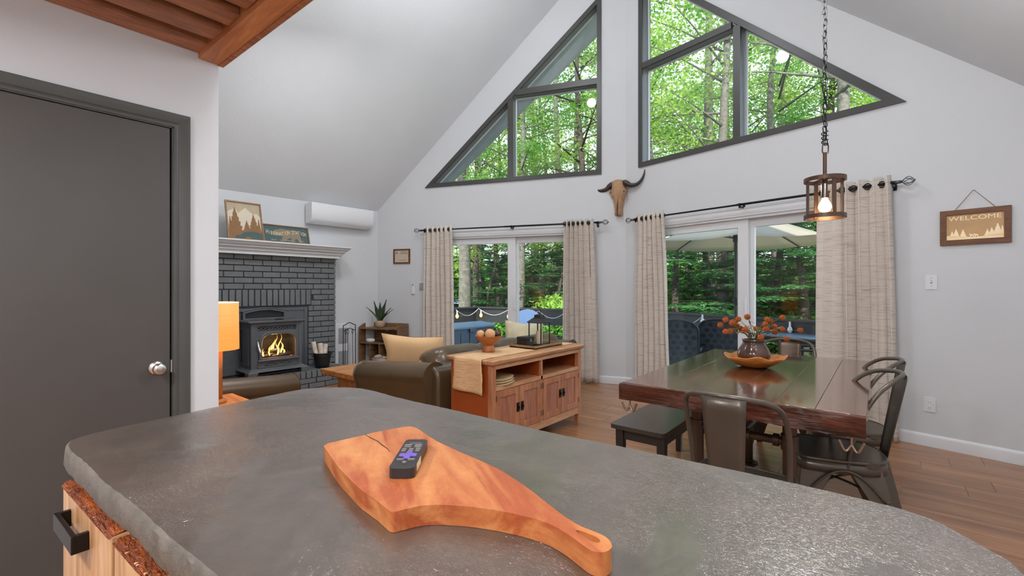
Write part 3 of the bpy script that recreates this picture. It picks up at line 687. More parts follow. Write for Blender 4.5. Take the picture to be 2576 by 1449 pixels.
dp = [(-.0155, -.0055), (-.0055, -.0055), (-.0055, -.015), (.0055, -.015), (.0055, -.0055), (.0155, -.0055), (.0155, .0055), (.0055, .0055), (.0055, .015), (-.0055, .015), (-.0055, .0055), (-.0155, .0055)]
obj('arrow_pad', MB().prism([(x-.014, y) for x, y in dp], .015, .0192), 'purple', rm, local=True, bevel=.0015, label='purple arrow pad')
obj('sticker', MB().box(-.048, -.012, -.0212, -.0204, .003, .0145), 'sticker', rm, local=True, label='pale paper sticker on its side')
obj('printed_line', MB().box(.050, .0505, -.010, .010, .0163, .0168).box(.0445, .045, -.013, .009, .0163, .0168), 'steel', rm, local=True)

# ================================================================== fireplace
FX = -5.93                                             # face of the brickwork
HZ = .22                                               # hearth top
fp = thing('fireplace', 'charcoal painted brick fireplace wall with raised hearth under the white mantel', 'fireplace', (FX, 2.4, 0))
YR = 3.37
obj('mortar_bed', MB().box(-6.15, FX-.010, 1.0, YR-.012, 0, 1.70).box(-6.0, -5.52, 1.2, 3.30, 0, HZ-.012), 'mortar', fp)
bq = random.Random(5)
BL, BH, JT, CO = .206, .0625, .009, .0725
base_brick = None
def brick(name, x0, x1, y0, y1, z0, z1):
    j = bq.uniform(-.002, .002)
    return obj(name, MB().box(x0, x1+j, y0, y1, z0, z1), 'brick', fp, bevel=.003, seg=1)
PYL, PYR, PZ = 1.92, 2.975, 1.0                        # metal surround behind the stove
SZ0, SZ1 = 1.022, 1.236                                # soldier course
k = 0; z = HZ+.003
while z+BH < 1.70:
    y1 = YR-(0 if k % 2 else BL/2+JT/2)
    spans = []
    if k % 2 == 0: spans.append((YR-BL/2+.003, YR))
    y = y1
    while y > 1.05: spans.append((y-BL, y)); y -= BL+JT
    for a, b in spans:
        if z < SZ1-.01:                                # below the arch only right of the soldier course
            lim = 1.74 if z > SZ0-.06 else PYL-.01
            if a < lim: b = min(b, lim)
            elif b < 3.02: continue
            else: a = max(a, 3.022 if z > SZ0-.06 else PYR+.01)
            if b-a < .03: continue
        brick('brick', FX-.05, FX, a, b, z, z+BH)
    z += CO; k += 1
y = 3.012
while y > 1.75: brick('soldier_brick', FX-.05, FX+.002, y-.058, y, SZ0+.006, SZ1-.008); y -= .0705
# hearth: a rowlock edge over two stretcher courses, and the top bricks
y = 3.30
while y > 1.6: brick('hearth_brick', -5.70, -5.505, y-.058, y, HZ-.085, HZ); y -= .0705
for zz, sh in ((.070, 0), (.004, .1)):
    y = 3.30-sh
    if sh: brick('hearth_brick', -5.60, -5.51, 3.205, 3.30, zz, zz+.058)
    while y > 1.6: brick('hearth_brick', -5.60, -5.51, y-.203, y, zz, zz+.058); y -= .215
for i in range(3):
    y = 3.30
    while y > 2.85: brick('hearth_brick', -5.925+.07*i, -5.925+.07*i+.058, y-.203, y, HZ-.04, HZ); y -= .215
# ---- metal surround + mantel
mt_ = thing('mantel', 'white moulded mantel shelf above the brick fireplace', 'mantel', (-5.85, 2.3, 1.66))
prof = [(-6.10, 1.812), (-5.70, 1.812), (-5.70, 1.796), (-5.715, 1.790), (-5.722, 1.778), (-5.74, 1.762), (-5.752, 1.752), (-5.762, 1.748), (-5.762, 1.738), (-5.79, 1.725), (-5.80, 1.712), (-5.80, 1.700), (-5.83, 1.695), (-5.83, 1.655), (-6.10, 1.655)]
mb = MB(); n = len(prof)
def mrow(y, k): return [(x, y - (max(0, (-5.70-x))*.9 if k and x > -6.05 else 0), z) for x, z in prof]
vs = mrow(1.0, 0)+mrow(3.49, 1); mb.add(vs, [(i, (i+1) % n, (i+1) % n+n, i+n) for i in range(n)]+[tuple(range(n))[::-1], tuple(range(n, 2*n))])
obj('cornice', mb, 'trimw', mt_)
obj('backing', MB().box(-6.14, -5.99, 1.0, 3.36, 1.702, 1.75), 'trimw', mt_)
# ---- the pellet stove insert
st = thing('stove', 'grey cast iron stove with burning fire behind arched glass on the hearth', 'stove', (-5.70, 2.44, HZ))
obj('surround', MB().box(FX-.012, FX+.006, PYL, PYR-.012, HZ, PZ-.0).box(FX+.006, FX+.016, PYR-.055, PYR-.012, HZ, PZ).box(FX+.006, FX+.016, PYL, PYR-.055, PZ-.04, PZ), 'iron', st, bevel=.003)
SY0, SY1, SX = 2.15, 2.725, -5.60
WIN = [(2.262, .43), (2.648, .43), (2.648, .62), (2.632, .665), (2.60, .69), (2.55, .702), (2.36, .702), (2.31, .69), (2.278, .665), (2.262, .62)]
def grow(poly, d): return inset(poly, -d)
SLOT = [(2.215, .748), (2.665, .748), (2.665, .805), (2.215, .805)]
obj('front_plate', MB().prism([[(SY0, HZ+.09), (SY1, HZ+.09), (SY1, .835), (SY0, .835)], grow(WIN, .012), SLOT], SX-.02, SX, YZ), 'iron', st, bevel=.002)
obj('side_panel', MB().box(-5.93, SX-.02, SY0, SY0+.02, HZ+.09, .835), 'iron', st)
sp = obj('side_panel', MB().box(-5.93, SX-.02, SY1-.02, SY1, HZ+.09, .835), 'iron', st)
sm = MB().prism([rect(-5.90, -5.66, .34, .80), rect(-5.875, -5.685, .365, .775)], SY0-.0, SY0-.008)
obj('side_moulding', MB().add([(x, SY0-(.012 if k else 0), z) for k in (0, 1) for x, z in [(-5.90, .35), (-5.66, .35), (-5.66, .78), (-5.90, .78), (-5.875, .375), (-5.685, .375), (-5.685, .755), (-5.875, .755)]],
    [(8, 9, 13, 12), (9, 10, 14, 13), (10, 11, 15, 14), (11, 8, 12, 15), (0, 1, 9, 8), (1, 2, 10, 9), (2, 3, 11, 10), (3, 0, 8, 11)]), 'iron', st)
obj('corner_post', MB().box(SX-.03, SX+.006, SY0-.006, SY0+.03, HZ+.08, .835), 'iron', st, bevel=.006)
obj('corner_post', MB().box(SX-.03, SX+.006, SY1-.03, SY1+.006, HZ+.08, .835), 'iron', st, bevel=.006)
obj('top_plate', MB().box(-5.93, SX+.045, SY0-.045, SY1+.045, .845, .868).box(-5.93, SX+.028, SY0-.028, SY1+.028, .835, .845), 'iron', st, bevel=.007, seg=3)
obj('base_plinth', MB().add([(-5.93, SY0-.05, HZ+.055), (SX+.05, SY0-.05, HZ+.055), (SX+.05, SY1+.075, HZ+.055), (-5.93, SY1+.075, HZ+.055), (-5.93, SY0-.005, HZ+.095), (SX+.01, SY0-.005, HZ+.095), (SX+.01, SY1+.005, HZ+.095), (-5.93, SY1+.005, HZ+.095)],
    [(0, 3, 2, 1), (4, 5, 6, 7), (0, 1, 5, 4), (1, 2, 6, 5), (2, 3, 7, 6), (3, 0, 4, 7)]), 'iron', st, bevel=.004)
for y0, y1 in ((SY0-.05, SY0+.04), (SY1-.02, SY1+.075)): obj('foot', MB().add([(-5.66, y0, HZ), (SX+.05, y0, HZ), (SX+.05, y1, HZ), (-5.66, y1, HZ), (-5.66, y0, HZ+.056), (SX+.05, y0, HZ+.056), (SX+.05, y1+(.02 if y0 < 2.4 else 0), HZ+.056), (-5.66, y1, HZ+.056)], [(0, 3, 2, 1), (4, 5, 6, 7), (0, 1, 5, 4), (1, 2, 6, 5), (2, 3, 7, 6), (3, 0, 4, 7)]), 'iron', st, bevel=.004)
obj('base_rail', MB().box(SX-.05, SX+.0, SY0+.05, SY1-.03, HZ+.012, HZ+.03), 'irond', st)
ca = [(2.16, .868)]+[(2.16+.50*i/10, .965+.035*math.sin(PI*i/10)) for i in range(11)]+[(2.66, .868)]
obj('crest', MB().prism([ca, [(2.185, .885)]+[(2.185+.45*i/10, .945+.033*math.sin(PI*i/10)) for i in range(11)]+[(2.635, .885)]], -5.90, -5.865, YZ).tube([(-5.865, p[0], p[1]+.006) for p in [(2.145, .965)]+ca[1:-1]+[(2.675, .965)]], .008, 6), 'iron', st, bevel=.002)
obj('crest_panel', MB().prism(ca, -5.905, -5.895, YZ), 'irond', st)
obj('lever', MB().tube([(-5.62, 2.42, .872), (-5.62, 2.47, .88), (-5.62, 2.52, .872)], .008, 8), 'irond', st)
# door ring, ledge, lower panel and scrolls
obj('door_frame', MB().prism([grow(WIN, .034), WIN], SX-.004, SX+.014, YZ), 'iron', st, bevel=.006, seg=3)
obj('ledge', MB().box(SX-.004, SX+.03, 2.215, 2.70, .392, .412), 'iron', st, bevel=.006)
obj('lower_panel', MB().prism([rect(2.215, 2.69, .318, .392), rect(2.228, 2.677, .330, .380)], SX-.004, SX+.010, YZ), 'iron', st, bevel=.002)
for s in (1, -1):
    c = 2.452; pts = [(SX+.003, c+s*(.012+.14*t), .355+s*.004+.018*math.sin(PI*(t*1.6-.25))) for t in [i/10 for i in range(11)]]
    obj('scroll', MB().tube(pts, .0035, 6).tube([(SX+.003, c+s*(.155-.10*t), .352-.016*math.sin(PI*t)) for t in [i/8 for i in range(9)]], .0028, 6), 'irond', st)
lt = obj('lattice', MB().box(-5.66, -5.62, 2.2, 2.68, .74, .81), 'irond', st, label='woven vent grille')
for ph in (0, PI, PI/2*3, PI/2):
    obj('lattice_strand', MB().tube([(SX-.006+.003*math.cos(i*.8+ph), 2.215+.45*i/48, .7765+.022*math.sin(2*PI*i/48*(2.5)+ph)) for i in range(49)], .0036, 6), 'iron', lt)
obj('door_glass', MB().prism(grow(WIN, .008), SX-.012, SX-.008, YZ), 'glass2', st)
obj('door_handle', MB().tube([(SX+.01, 2.218, .64), (SX+.035, 2.205, .62), (SX+.04, 2.207, .60)], .008, 8).tube([(SX+.04, 2.205, .61), (SX+.045, 2.225, .50), (SX+.045, 2.232, .47)], [.011, .009, .008], 10), 'steel', st, smooth=True)
obj('firebox', MB().box(-5.90, -5.885, 2.19, 2.70, .38, .74).box(-5.90, SX-.02, 2.19, 2.20, .38, .74).box(-5.90, SX-.02, 2.69, 2.70, .38, .74).box(-5.90, SX-.02, 2.19, 2.70, .37, .385), 'mortar', st)
fq = random.Random(11)
for a, b in (((-5.70, 2.28, .43), (-5.78, 2.58, .45)), ((-5.74, 2.40, .42), (-5.70, 2.64, .44)), ((-5.80, 2.30, .45), (-5.72, 2.52, .50))):
    obj('fire_log', MB().tube([Vector(a).lerp(Vector(b), t)+Vector((0, 0, fq.uniform(-.006, .006))) for t in (0, .25, .5, .75, 1)], [.026, .03, .028, .03, .025], 8), 'irond', st)
eb = MB()
for i in range(90): eb.ball((fq.uniform(-5.80, -5.64), fq.uniform(2.23, 2.67), .392+fq.uniform(0, .02)), fq.uniform(.006, .014), 5, 4, (1, 1, .7))
obj('ember_bed', eb, 'ember', st, kind='stuff')
def flame(y, h, w, x=-5.72, z=.44):
    q = random.Random(int(y*1000)); k = 10; ph = q.uniform(0, 6)
    return MB().tube([(x+.008*math.sin(4*t+ph), y+.022*h/.16*math.sin(5.5*t+ph)*t**.8, z+h*t) for t in [i/k for i in range(k+1)]], [w*(math.sin(PI*min(1, t*.86+.14)))**.9*(1-t)**.35+.0006 for t in [i/k for i in range(k+1)]], 8, flat=.5)
for y, h, w in ((2.29, .13, .012), (2.31, .09, .012), (2.335, .06, .010), (2.39, .10, .012), (2.42, .12, .014), (2.445, .19, .015), (2.465, .24, .017), (2.485, .15, .018), (2.515, .25, .017), (2.54, .17, .016), (2.56, .08, .014), (2.62, .03, .008), (2.27, .04, .01)):
    obj('flame', flame(y, h, w, -5.72+fq.uniform(-.03, .04)), 'flame', st, smooth=True)
light('fire_glow', 'POINT', (-5.68, 2.46, .56), 3.5, (1, .5, .18), .05)

# ---- bucket of birch logs and the fire tools
bk = thing('log_bucket', 'black metal bucket holding birch logs on the hearth right of the stove', 'bucket', (-5.66, 3.03, HZ))
obj('pail', MB().lathe([(.0, .004), (.085, 0), (.092, .06), (.108, .17), (.114, .185), (.112, .192), (.104, .185), (.088, .06), (.0, .012)], n=28, c=(-5.66, 3.03, HZ), caps=False), 'irond', bk, smooth=True)
for z_, r_ in ((.15, .107), (.162, .109)): obj('band', MB().tube([(-5.66+r_*math.cos(a), 3.03+r_*math.sin(a), HZ+z_) for a in [2*PI*i/28 for i in range(28)]], .003, 6, closed=True), 'irond', bk)
for s in (-1, 1): obj('bucket_handle', MB().tube([(-5.66+.03*math.cos(a)*s*0+.0, 3.03+s*(.108+.03*math.sin(a)), HZ+.165+.028*math.cos(a)) for a in [PI*i/8 for i in range(9)]], .004, 6), 'black', bk)
for i, (dx, dy, lx, ly) in enumerate(((-.01, -.045, -.03, -.055), (.02, -.01, .0, -.03), (-.02, .035, .0, .02))):
    lg = obj('birch_log', MB().tube([(-5.66+dx, 3.03+dy, HZ+.03), (-5.66+dx+lx*.5, 3.03+dy+ly*.5, HZ+.18), (-5.66+dx+lx, 3.03+dy+ly, HZ+.335-.02*i)], [.03, .032, .031], 10), 'birch', None)
    tagp(lg, ['leftmost pale birch log in the black bucket', 'middle pale birch log in the black bucket', 'rightmost pale birch log in the black bucket'][i], 'log', 'birch logs in the bucket')
ft = thing('fire_tool_set', 'thin black iron fire tool rack standing against the white wall', 'fire tools', (-5.85, 3.53, 0))
ty0, ty1, tz = 3.44, 3.63, .735
tp = [(-5.85, ty0, .0), (-5.85, ty0, tz-.01)]; tp2 = [(-5.85, ty1, .0), (-5.85, ty1, tz-.01)]
obj('stand', MB().tube(tp, .006, 6).tube(tp2, .006, 6).tube([(-5.85, ty0+(ty1-ty0)*t, tz-.01+.035*math.sin(PI*t)**2) for t in [i/12 for i in range(13)]], .006, 6).tube([(-5.85, ty0+(ty1-ty0)*t, tz-.085+.03*math.sin(PI*t)**2) for t in [i/12 for i in range(13)]], .005, 6).box(-5.9, -5.8, ty0-.01, ty1+.01, 0, .012), 'black', ft)
for i, yy in enumerate((ty0+.03, ty0+.07, ty0+.14)):
    lp = [(-5.845, yy+.010*math.sin(a), tz-.10+.035*math.cos(a)) for a in [2*PI*j/12 for j in range(12)]]
    obj('fire_tool', MB().tube(lp, .004, 6, closed=True).tube([(-5.845, yy, tz-.135), (-5.845, yy+(-.01, .0, .005)[i], .12)], .004, 6).box(-5.86, -5.83, yy-.025, yy+.02, .05, .12), 'black', ft)
vt = thing('wall_heater', 'white grilled wall heater panel between fire tools and bookcase', 'heater', (-6.1, 3.57, 0))
obj('casing', MB().box(-6.13, -6.06, 3.44, 3.66, .02, .735), 'acw', vt, bevel=.004)
for z_ in (.12, .45): obj('grille', MB().box(-6.062, -6.054, 3.49, 3.63, z_, z_+.22), 'greyp', vt)
# ---- pictures on the mantel
def leaning(name, label, cat, y0, w, h, xb, xt, zb):
    e = thing(name, label, cat, (xb, y0+w/2, zb)); e.rotation_euler = (0, -math.atan2(xb-xt, h), 0); return e   # local y = width, z = height, +x to the room
pic = leaning('framed_picture', 'framed layered wood picture of snowy mountains and brown pines on the mantel', 'picture', 1.985, .380, .458, -5.80, -5.91, 1.813)
def fr(parent, w, h, t, d, mat):
    obj('frame', MB().prism([rect(-w/2, w/2, 0, h), rect(-w/2+t, w/2-t, t, h-t)], -d, .008, YZ), mat, parent, local=True, bevel=.001)
fr(pic, .392, .475, .016, .012, 'frame')
def layer(parent, name, poly, x, mat): return obj(name, MB().prism(poly, x-.004, x, YZ), mat, parent, local=True)
layer(pic, 'backing', rect(-.185, .185, .01, .465), -.006, 'skyart')
layer(pic, 'mountain', [(-.182, .02), (.182, .02), (.182, .30), (.14, .345), (.10, .33), (.05, .375), (.02, .405), (-.02, .37), (-.06, .33), (-.10, .385), (-.182, .335)], -.003, 'snow')
def pine(cx, zb, zt, w, n=6):
    L_, R_ = [], []
    for i in range(n+1):
        t = i/n; z_ = zb+(zt-zb)*t; ww = w*(1-t)+.004
        L_ += [(cx-ww, z_), (cx-ww*.68, z_+.004)]; R_ += [(cx+ww, z_), (cx+ww*.68, z_+.004)]
    return R_+[(cx, zt+.012)]+L_[::-1]
for c, zb, zt, w_ in ((-.10, .06, .385, .10), (.10, .06, .32, .085), (.02, .10, .235, .05), (-.155, .08, .27, .028), (.155, .08, .26, .026)): layer(pic, 'pine', pine(c, zb, zt, w_), .000+.001*w_*10, 'treeart')
layer(pic, 'hillside', [(-.182, .018), (.182, .018), (.182, .12), (.08, .145), (-.03, .10), (-.182, .13)], .003, 'treeart')
layer(pic, 'bear', [(-.12, .018), (-.11, .05), (-.06, .058), (-.03, .085), (.02, .105), (.10, .11), (.18, .09), (.182, .018), (.05, .018), (.045, .045), (.0, .045), (-.005, .018)], .006, 'teal')
sg = leaning('framed_sign', 'green framed sign reading Hibernation Station over a brown bear', 'sign', 2.372, .555, .225, -5.79, -5.855, 1.813)
fr(sg, .572, .232, .012, .010, 'frame')
layer(sg, 'backing', rect(-.28, .28, .006, .226), -.004, 'teal')
layer(sg, 'bear', [(-.165, .10), (-.16, .15), (-.12, .172), (-.06, .188), (.02, .178), (.09, .176), (.15, .155), (.17, .11), (.175, .06), (.19, .02), (.155, .02), (.12, .065), (.09, .05), (.085, .018), (.055, .018), (.05, .07), (.01, .06), (-.01, .03), (-.05, .018), (-.085, .018), (-.07, .04), (-.055, .085), (-.09, .095), (-.13, .088)], -.001, 'bear')
TM = Matrix(((0, 0, 1, 0), (1, 0, 0, 0), (0, 1, 0, 0), (0, 0, 0, 1)))
word = 'HIBERNATION STATION'; n = len(word)
for i, ch in enumerate(word):
    if ch == ' ': continue
    t = i/(n-1); yy = -.235+.47*t; zz = .130 - .018*math.sin(2*PI*t*1.0)
    text_mesh(ch, .062 if i in (0, 12) else .053, 'letter', sg, Matrix.Translation((.001, yy, zz)) @ TM @ Matrix.Diagonal((.74, 1.25, 1, 1)), 'letter', bold=.0012)
for tx, yy, s_ in (('RELAX', -.165, .022), ('AND', -.085, .011), ('SNUGGLE', .01, .022), ('AND', .098, .011), ('DREAM', .175, .022)):
    text_mesh(tx, s_, 'letter', sg, Matrix.Translation((.001, yy, .032)) @ TM, 'lettering')
# ---- mini split
ac = thing('air_conditioner', 'white wall mounted mini split air conditioner near the ceiling', 'air conditioner', (-6.1, 3.52, 2.12))
pa = [(-6.128, 2.135), (-6.03, 2.135), (-5.985, 2.16), (-5.955, 2.21), (-5.948, 2.40), (-5.957, 2.413), (-6.128, 2.413)]
obj('casing', MB().add([(x, y, z) for y in (3.04, 4.0) for x, z in pa], [tuple(range(7)), tuple(range(13, 6, -1))]+[((i+1) % 7, i, i+7, (i+1) % 7+7) for i in range(7)]), 'acw', ac, bevel=.006, seg=3)
obj('louver', MB().add([(x, y, z) for y in (3.10, 3.94) for x, z in [(-6.04, 2.130), (-5.975, 2.157), (-5.972, 2.163), (-6.04, 2.139)]], [(0, 1, 2, 3), (7, 6, 5, 4)]+[((i+1) % 4, i, i+4, (i+1) % 4+4) for i in range(4)]), 'acw', ac)
obj('louver_gap', MB().box(-6.0, -5.971, 3.10, 3.94, 2.161, 2.164), 'greyp', ac)

# ================================================================== living corner
# bookcase against the left wall
OFFB = .34; bs0 = wl('L', 902, 800, OFFB)[0]; bs1 = wl('L', 1001, 800, OFFB)[0]
bc = thing('bookcase', 'small brown wooden bookcase with open shelves in the back corner', 'bookcase', wpt('L', bs0, 0, 0), ANG['L'])
BW = bs1-bs0; BZ = wl('L', 950, 826, OFFB)[1]; BD = (-OFFB, -.05)
SP = [(BD[0], 0), (BD[1], 0), (BD[1], BZ+.06), (BD[0]+.12, BZ+.06), (BD[0], BZ+.01)]
for x_ in (0, BW-.016): obj('side_panel', MB().prism(SP, x_, x_+.016, YZ), 'shelf', bc, local=True)
obj('back_panel', MB().box(.016, BW-.016, BD[1]-.008, BD[1], 0, BZ+.06), 'shelf', bc, local=True)
BM = wl('L', 950, 863, OFFB)[1]
for z_ in (BZ-.018, BM-.016, .04): obj('shelf', MB().box(.016, BW-.016, BD[0]+.003, BD[1]-.008, z_, z_+.018), 'shelf', bc, local=True)
for x_ in (BW*.27, BW*.51, BW*.76): obj('divider', MB().box(x_, x_+.012, BD[0]+.006, BD[1]-.008, .058, BM-.016), 'shelf', bc, local=True)
obj('plug', MB().box(BW*.52, BW*.56, BD[0]+.20, BD[0]+.23, BZ-.05, BZ-.022).box(BW*.48, BW*.50, BD[0]+.20, BD[0]+.22, BZ-.05, BZ-.022), 'white', bc, local=True)
RTP = tuple(wpt('L', bs0+BW*.22, -.25, BM+.0025)); rt_ = thing('router', 'white puck shaped router on the middle bookcase shelf', 'router', RTP)
obj('body', MB().lathe([(0, 0), (.055, 0), (.065, .012), (.064, .035), (.05, .05), (0, .053)], c=RTP, n=20), 'white', rt_, smooth=True)
mdm = thing('modem', 'dark modem with a green light on the middle bookcase shelf', 'modem', wpt('L', bs0+BW*.70, -.22, BM+.0025), ANG['L'])
obj('body', MB().box(-.13, .10, -.07, .06, 0, .036), 'blackp', mdm, bevel=.003, local=True); obj('status_light', MB().box(.02, .06, -.0715, -.070, .014, .024), 'led', mdm, local=True)
PLP = wpt('L', bs0+BW*.42, -.21, BZ+.001)
pl = thing('potted_plant', 'snake plant in a beige pot on top of the bookcase', 'potted plant', PLP)
obj('pot', MB().lathe([(0, 0), (.045, 0), (.066, .018), (.073, .05), (.070, .085), (.062, .105), (.056, .105), (.06, .07), (0, .075)], c=tuple(PLP), n=24, caps=False), 'pot', pl, smooth=True)
for i, (a, ln, w_, lean, curl) in enumerate(((0.2, .32, .034, .02, 0), (1.6, .36, .032, .11, .3), (-1.5, .33, .030, .09, -.2), (1.2, .24, .015, .20, .5), (-1.7, .25, .014, .22, -.7), (1.9, .22, .012, .24, .7), (-1.2, .20, .012, .17, -.5), (.5, .26, .02, .06, .1))):
    a -= .5; d = Vector((math.cos(a)*.5, math.sin(a), 0)) if False else (wall_ax('L')[0]*(1 if i in (1, 3, 5) else -1 if i in (2, 4, 6) else .15) + wall_ax('L')[1]*-.1); sd = Vector((-d.y, d.x, 0)) if abs(lean) < .08 else Vector((-d.y*.4-.6, d.x*.3, 0)).normalized()
    sd = wall_ax('L')[0] if lean < .13 else (wall_ax('L')[0]*.35+wall_ax('L')[1]).normalized()
    def lf(u, v): 
        wv = w_*min(1, (1-v)*2.4)**.7*(.75+.5*math.sin(PI*min(1, v*1.3)))*(1 if v < .999 else .02)
        return PLP + Vector((0, 0, .07)) + d*(.01+lean*v**1.6) + Vector((0, 0, ln*v*(1-.25*lean*v))) + sd*wv*(u-.5)*2 + Vector((0, 0, 0))+d*(-.006*(1-abs(u-.5)*4))
    obj('leaf', MB().grid(lf, 4, 10), 'snake', pl, smooth=True, solid=.002)
# things on the wall beside the left patio door
def on_wall(name, label, cat, w, s, z, d=0): return thing(name, label, cat, wpt(w, s, -d, z), ANG[w])
ce = on_wall('certificate_frame', 'small brown framed certificate hanging left of the left curtain', 'picture', 'L', -3.34, 1.735)
obj('frame', MB().prism([rect(-.145, .145, -.112, .112), rect(-.122, .122, -.090, .090)], .001, .018, XZ), 'framed', ce, local=True, bevel=.001)
obj('sheet', MB().box(-.124, .124, -.010, -.004, -.092, .092), 'paper', ce, local=True)
obj('printed_text', MB().box(-.02, .10, -.011, -.010, .062, .068).box(-.03, .11, -.011, -.010, .040, .046).box(-.04, .08, -.011, -.010, -.060, -.055), 'ink', ce, local=True)
obj('seal', MB().prism([[(-.088+.018*math.cos(a), .052+.018*math.sin(a)) for a in [2*PI*i/16 for i in range(16)]], [(-.088+.011*math.cos(a), .052+.011*math.sin(a)) for a in [2*PI*i/16 for i in range(16)]]], .0102, .0112, XZ), 'ink', ce, local=True)
hh_ = on_wall('wall_remote', 'white remote in its holder on the wall below the certificate', 'remote', 'L', -3.137, 1.238)
obj('holder', MB().box(-.028, .028, -.02, -.001, -.085, .01), 'acw', hh_, local=True, bevel=.003); obj('handset', MB().box(-.024, .024, -.026, -.006, -.078, .085), 'white', hh_, local=True, bevel=.004); obj('display', MB().box(-.016, .016, -.0265, -.026, .045, .075), 'greyp', hh_, local=True)
th = on_wall('thermostat', 'square grey thermostat plate beside the leftmost curtain', 'thermostat', 'L', -2.985, 1.277)
obj('plate', MB().box(-.055, .04, -.006, -.001, -.06, .062), 'acw', th, local=True, bevel=.002); obj('face', MB().box(-.045, .03, -.02, -.006, -.05, .05), 'greyp', th, local=True, bevel=.003)
# lamp on its end table behind the partition
et = thing('end_table', 'orange-lit wooden end table under the glowing lamp', 'table', (-3.38, 1.07, 0))
obj('tabletop', MB().box(-3.60, -3.12, .89, 1.257, .475, .50), 'walnut', et, bevel=.004)
for x_ in (-3.57, -3.15):
    for y_ in (.92, 1.227): obj('leg', MB().box(x_-.02, x_+.02, y_-.02, y_+.02, 0, .475), 'walnut', et)
lp = thing('table_lamp', 'table lamp with glowing orange drum shade beside the white partition', 'lamp', (-3.375, 1.085, .5005))
LX, LY = -3.375, 1.085
obj('base', MB().lathe([(0, 0), (.056, 0), (.058, .012), (.05, .022), (.022, .028), (0, .028)], c=(LX, LY, .5005), n=28), 'lampwood', lp, smooth=True)
obj('pole', MB().lathe([(.033, 0), (.033, .34), (.012, .345), (.012, .40)], c=(LX, LY, .525), n=20), 'lampwood', lp, smooth=True)
obj('shade', MB().lathe([(.127, .848), (.1235, 1.155)], c=(LX, LY, 0), n=48, caps=False), 'shade', lp, smooth=True, solid=.0015)
obj('shade_rim', MB().tube([(LX+.1235*math.cos(a), LY+.1235*math.sin(a), 1.155) for a in [2*PI*i/40 for i in range(40)]], .002, 6, closed=True), 'liner', lp)
obj('bulb', MB().ball((LX, LY, .98), .03, 12, 8), 'bulb', lp, smooth=True)
light('table_lamp_light', 'POINT', (LX, LY, 1.12), 4, (1, .62, .28), .04); light('table_lamp_light', 'POINT', (LX, LY, .88), 5, (1, .62, .28), .04)

# ---- leather sofa and loveseat
def puff(x0, x1, y0, y1, z0, z1, p=2.6, n=10, sag=0, rot=None, c=None):
    """a stuffed cushion: a superellipsoid filling the box"""
    cx, cy, cz = (x0+x1)/2, (y0+y1)/2, (z0+z1)/2; a, b, c_ = (x1-x0)/2, (y1-y0)/2, (z1-z0)/2; mb = MB(); vs = []; fs = []; m, k = n, 2*n
    f = lambda w, e: math.copysign(abs(w)**e, w)
    for i in range(m+1):
        th_ = -PI/2+PI*i/m
        for j in range(k):
            ph = 2*PI*j/k; e = 2/p
            vs.append(Vector((a*f(math.cos(th_), e)*f(math.cos(ph), e), b*f(math.cos(th_), e)*f(math.sin(ph), e), c_*f(math.sin(th_), e))))
    for i in range(m):
        for j in range(k): fs.append((i*k+j, i*k+(j+1) % k, (i+1)*k+(j+1) % k, (i+1)*k+j))
    mt = Matrix.Translation((cx, cy, cz)) @ (rot.to_4x4() if rot else Matrix.Identity(4)); return mb.add(vs, fs, mt)
def roll_arm(parent, x0, x1, y0, y1, z0a, z1a, rad, axis='X', low=.06, out=1):
    """a rolled arm: x0 is the front end, x1 the back; the roll rises from z0a to z1a"""
    mb = MB(); n = 14; k = 9; vs = []; fs = []
    for i in range(k):
        t = i/(k-1); zt = z0a+(z1a-z0a)*t; x = x0+(x1-x0)*t; yc = (y0+y1)/2; end = .93 if i in (0, k-1) else 1
        prof = [(y0+.05, low), (y0+.045, zt-rad*1.75)] + [(yc+math.cos(a)*rad*1.02*end, zt-rad+math.sin(a)*rad*end) for a in [PI*1.15-PI*1.3*j/10 for j in range(11)]] + [(y1-.045, zt-rad*1.75), (y1-.05, low)]
        n = len(prof); vs += [(x, y, z) if axis == 'X' else (y, x, z) for y, z in prof]
    for i in range(k-1):
        for j in range(n): fs.append((i*n+j, i*n+(j+1) % n, (i+1)*n+(j+1) % n, (i+1)*n+j))
    fs += [tuple(range(n)), tuple(range((k-1)*n, k*n))[::-1]]
    o = obj('arm', mb.add(vs, fs), 'leather', parent, smooth=False, bevel=.012, seg=2)
    t0 = z0a-rad; pp = [(yc2, z) for yc2, z in [((y0+y1)/2+math.cos(a)*rad*.97, t0+math.sin(a)*rad*.97) for a in [2*PI*j/28 for j in range(28)]]]
    s = 1 if x1 < x0 else -1
    obj('piping', MB().tube([(x0+s*.004, y, z) if axis == 'X' else (y, x0+s*.004, z) for y, z in pp], .006, 6, closed=True), 'leather', o, smooth=True)
    return o
so = thing('sofa', 'dark brown leather sofa with rolled arms behind the wooden console', 'sofa', (-3.15, 3.35, 0))
roll_arm(so, -3.70, -2.73, 2.26, 2.52, .585, .665, .115)
roll_arm(so, -3.70, -2.73, 4.30, 4.56, .585, .665, .115)
obj('base', MB().box(-3.64, -2.75, 2.42, 4.40, .06, .32), 'leather', so, bevel=.02)
obj('back', MB().prism([(-2.66, .05), (-2.66, .54), (-2.68, .60), (-2.74, .64), (-2.82, .64), (-2.88, .60), (-2.93, .30), (-2.93, .05)], -4.44, -2.36, XZ), 'leather', so, bevel=.03, seg=3)
for y0 in (2.50, 3.11, 3.72): obj('seat_cushion', puff(-3.68, -2.92, y0, y0+.60, .30, .47, 6), 'leather', so, smooth=True)
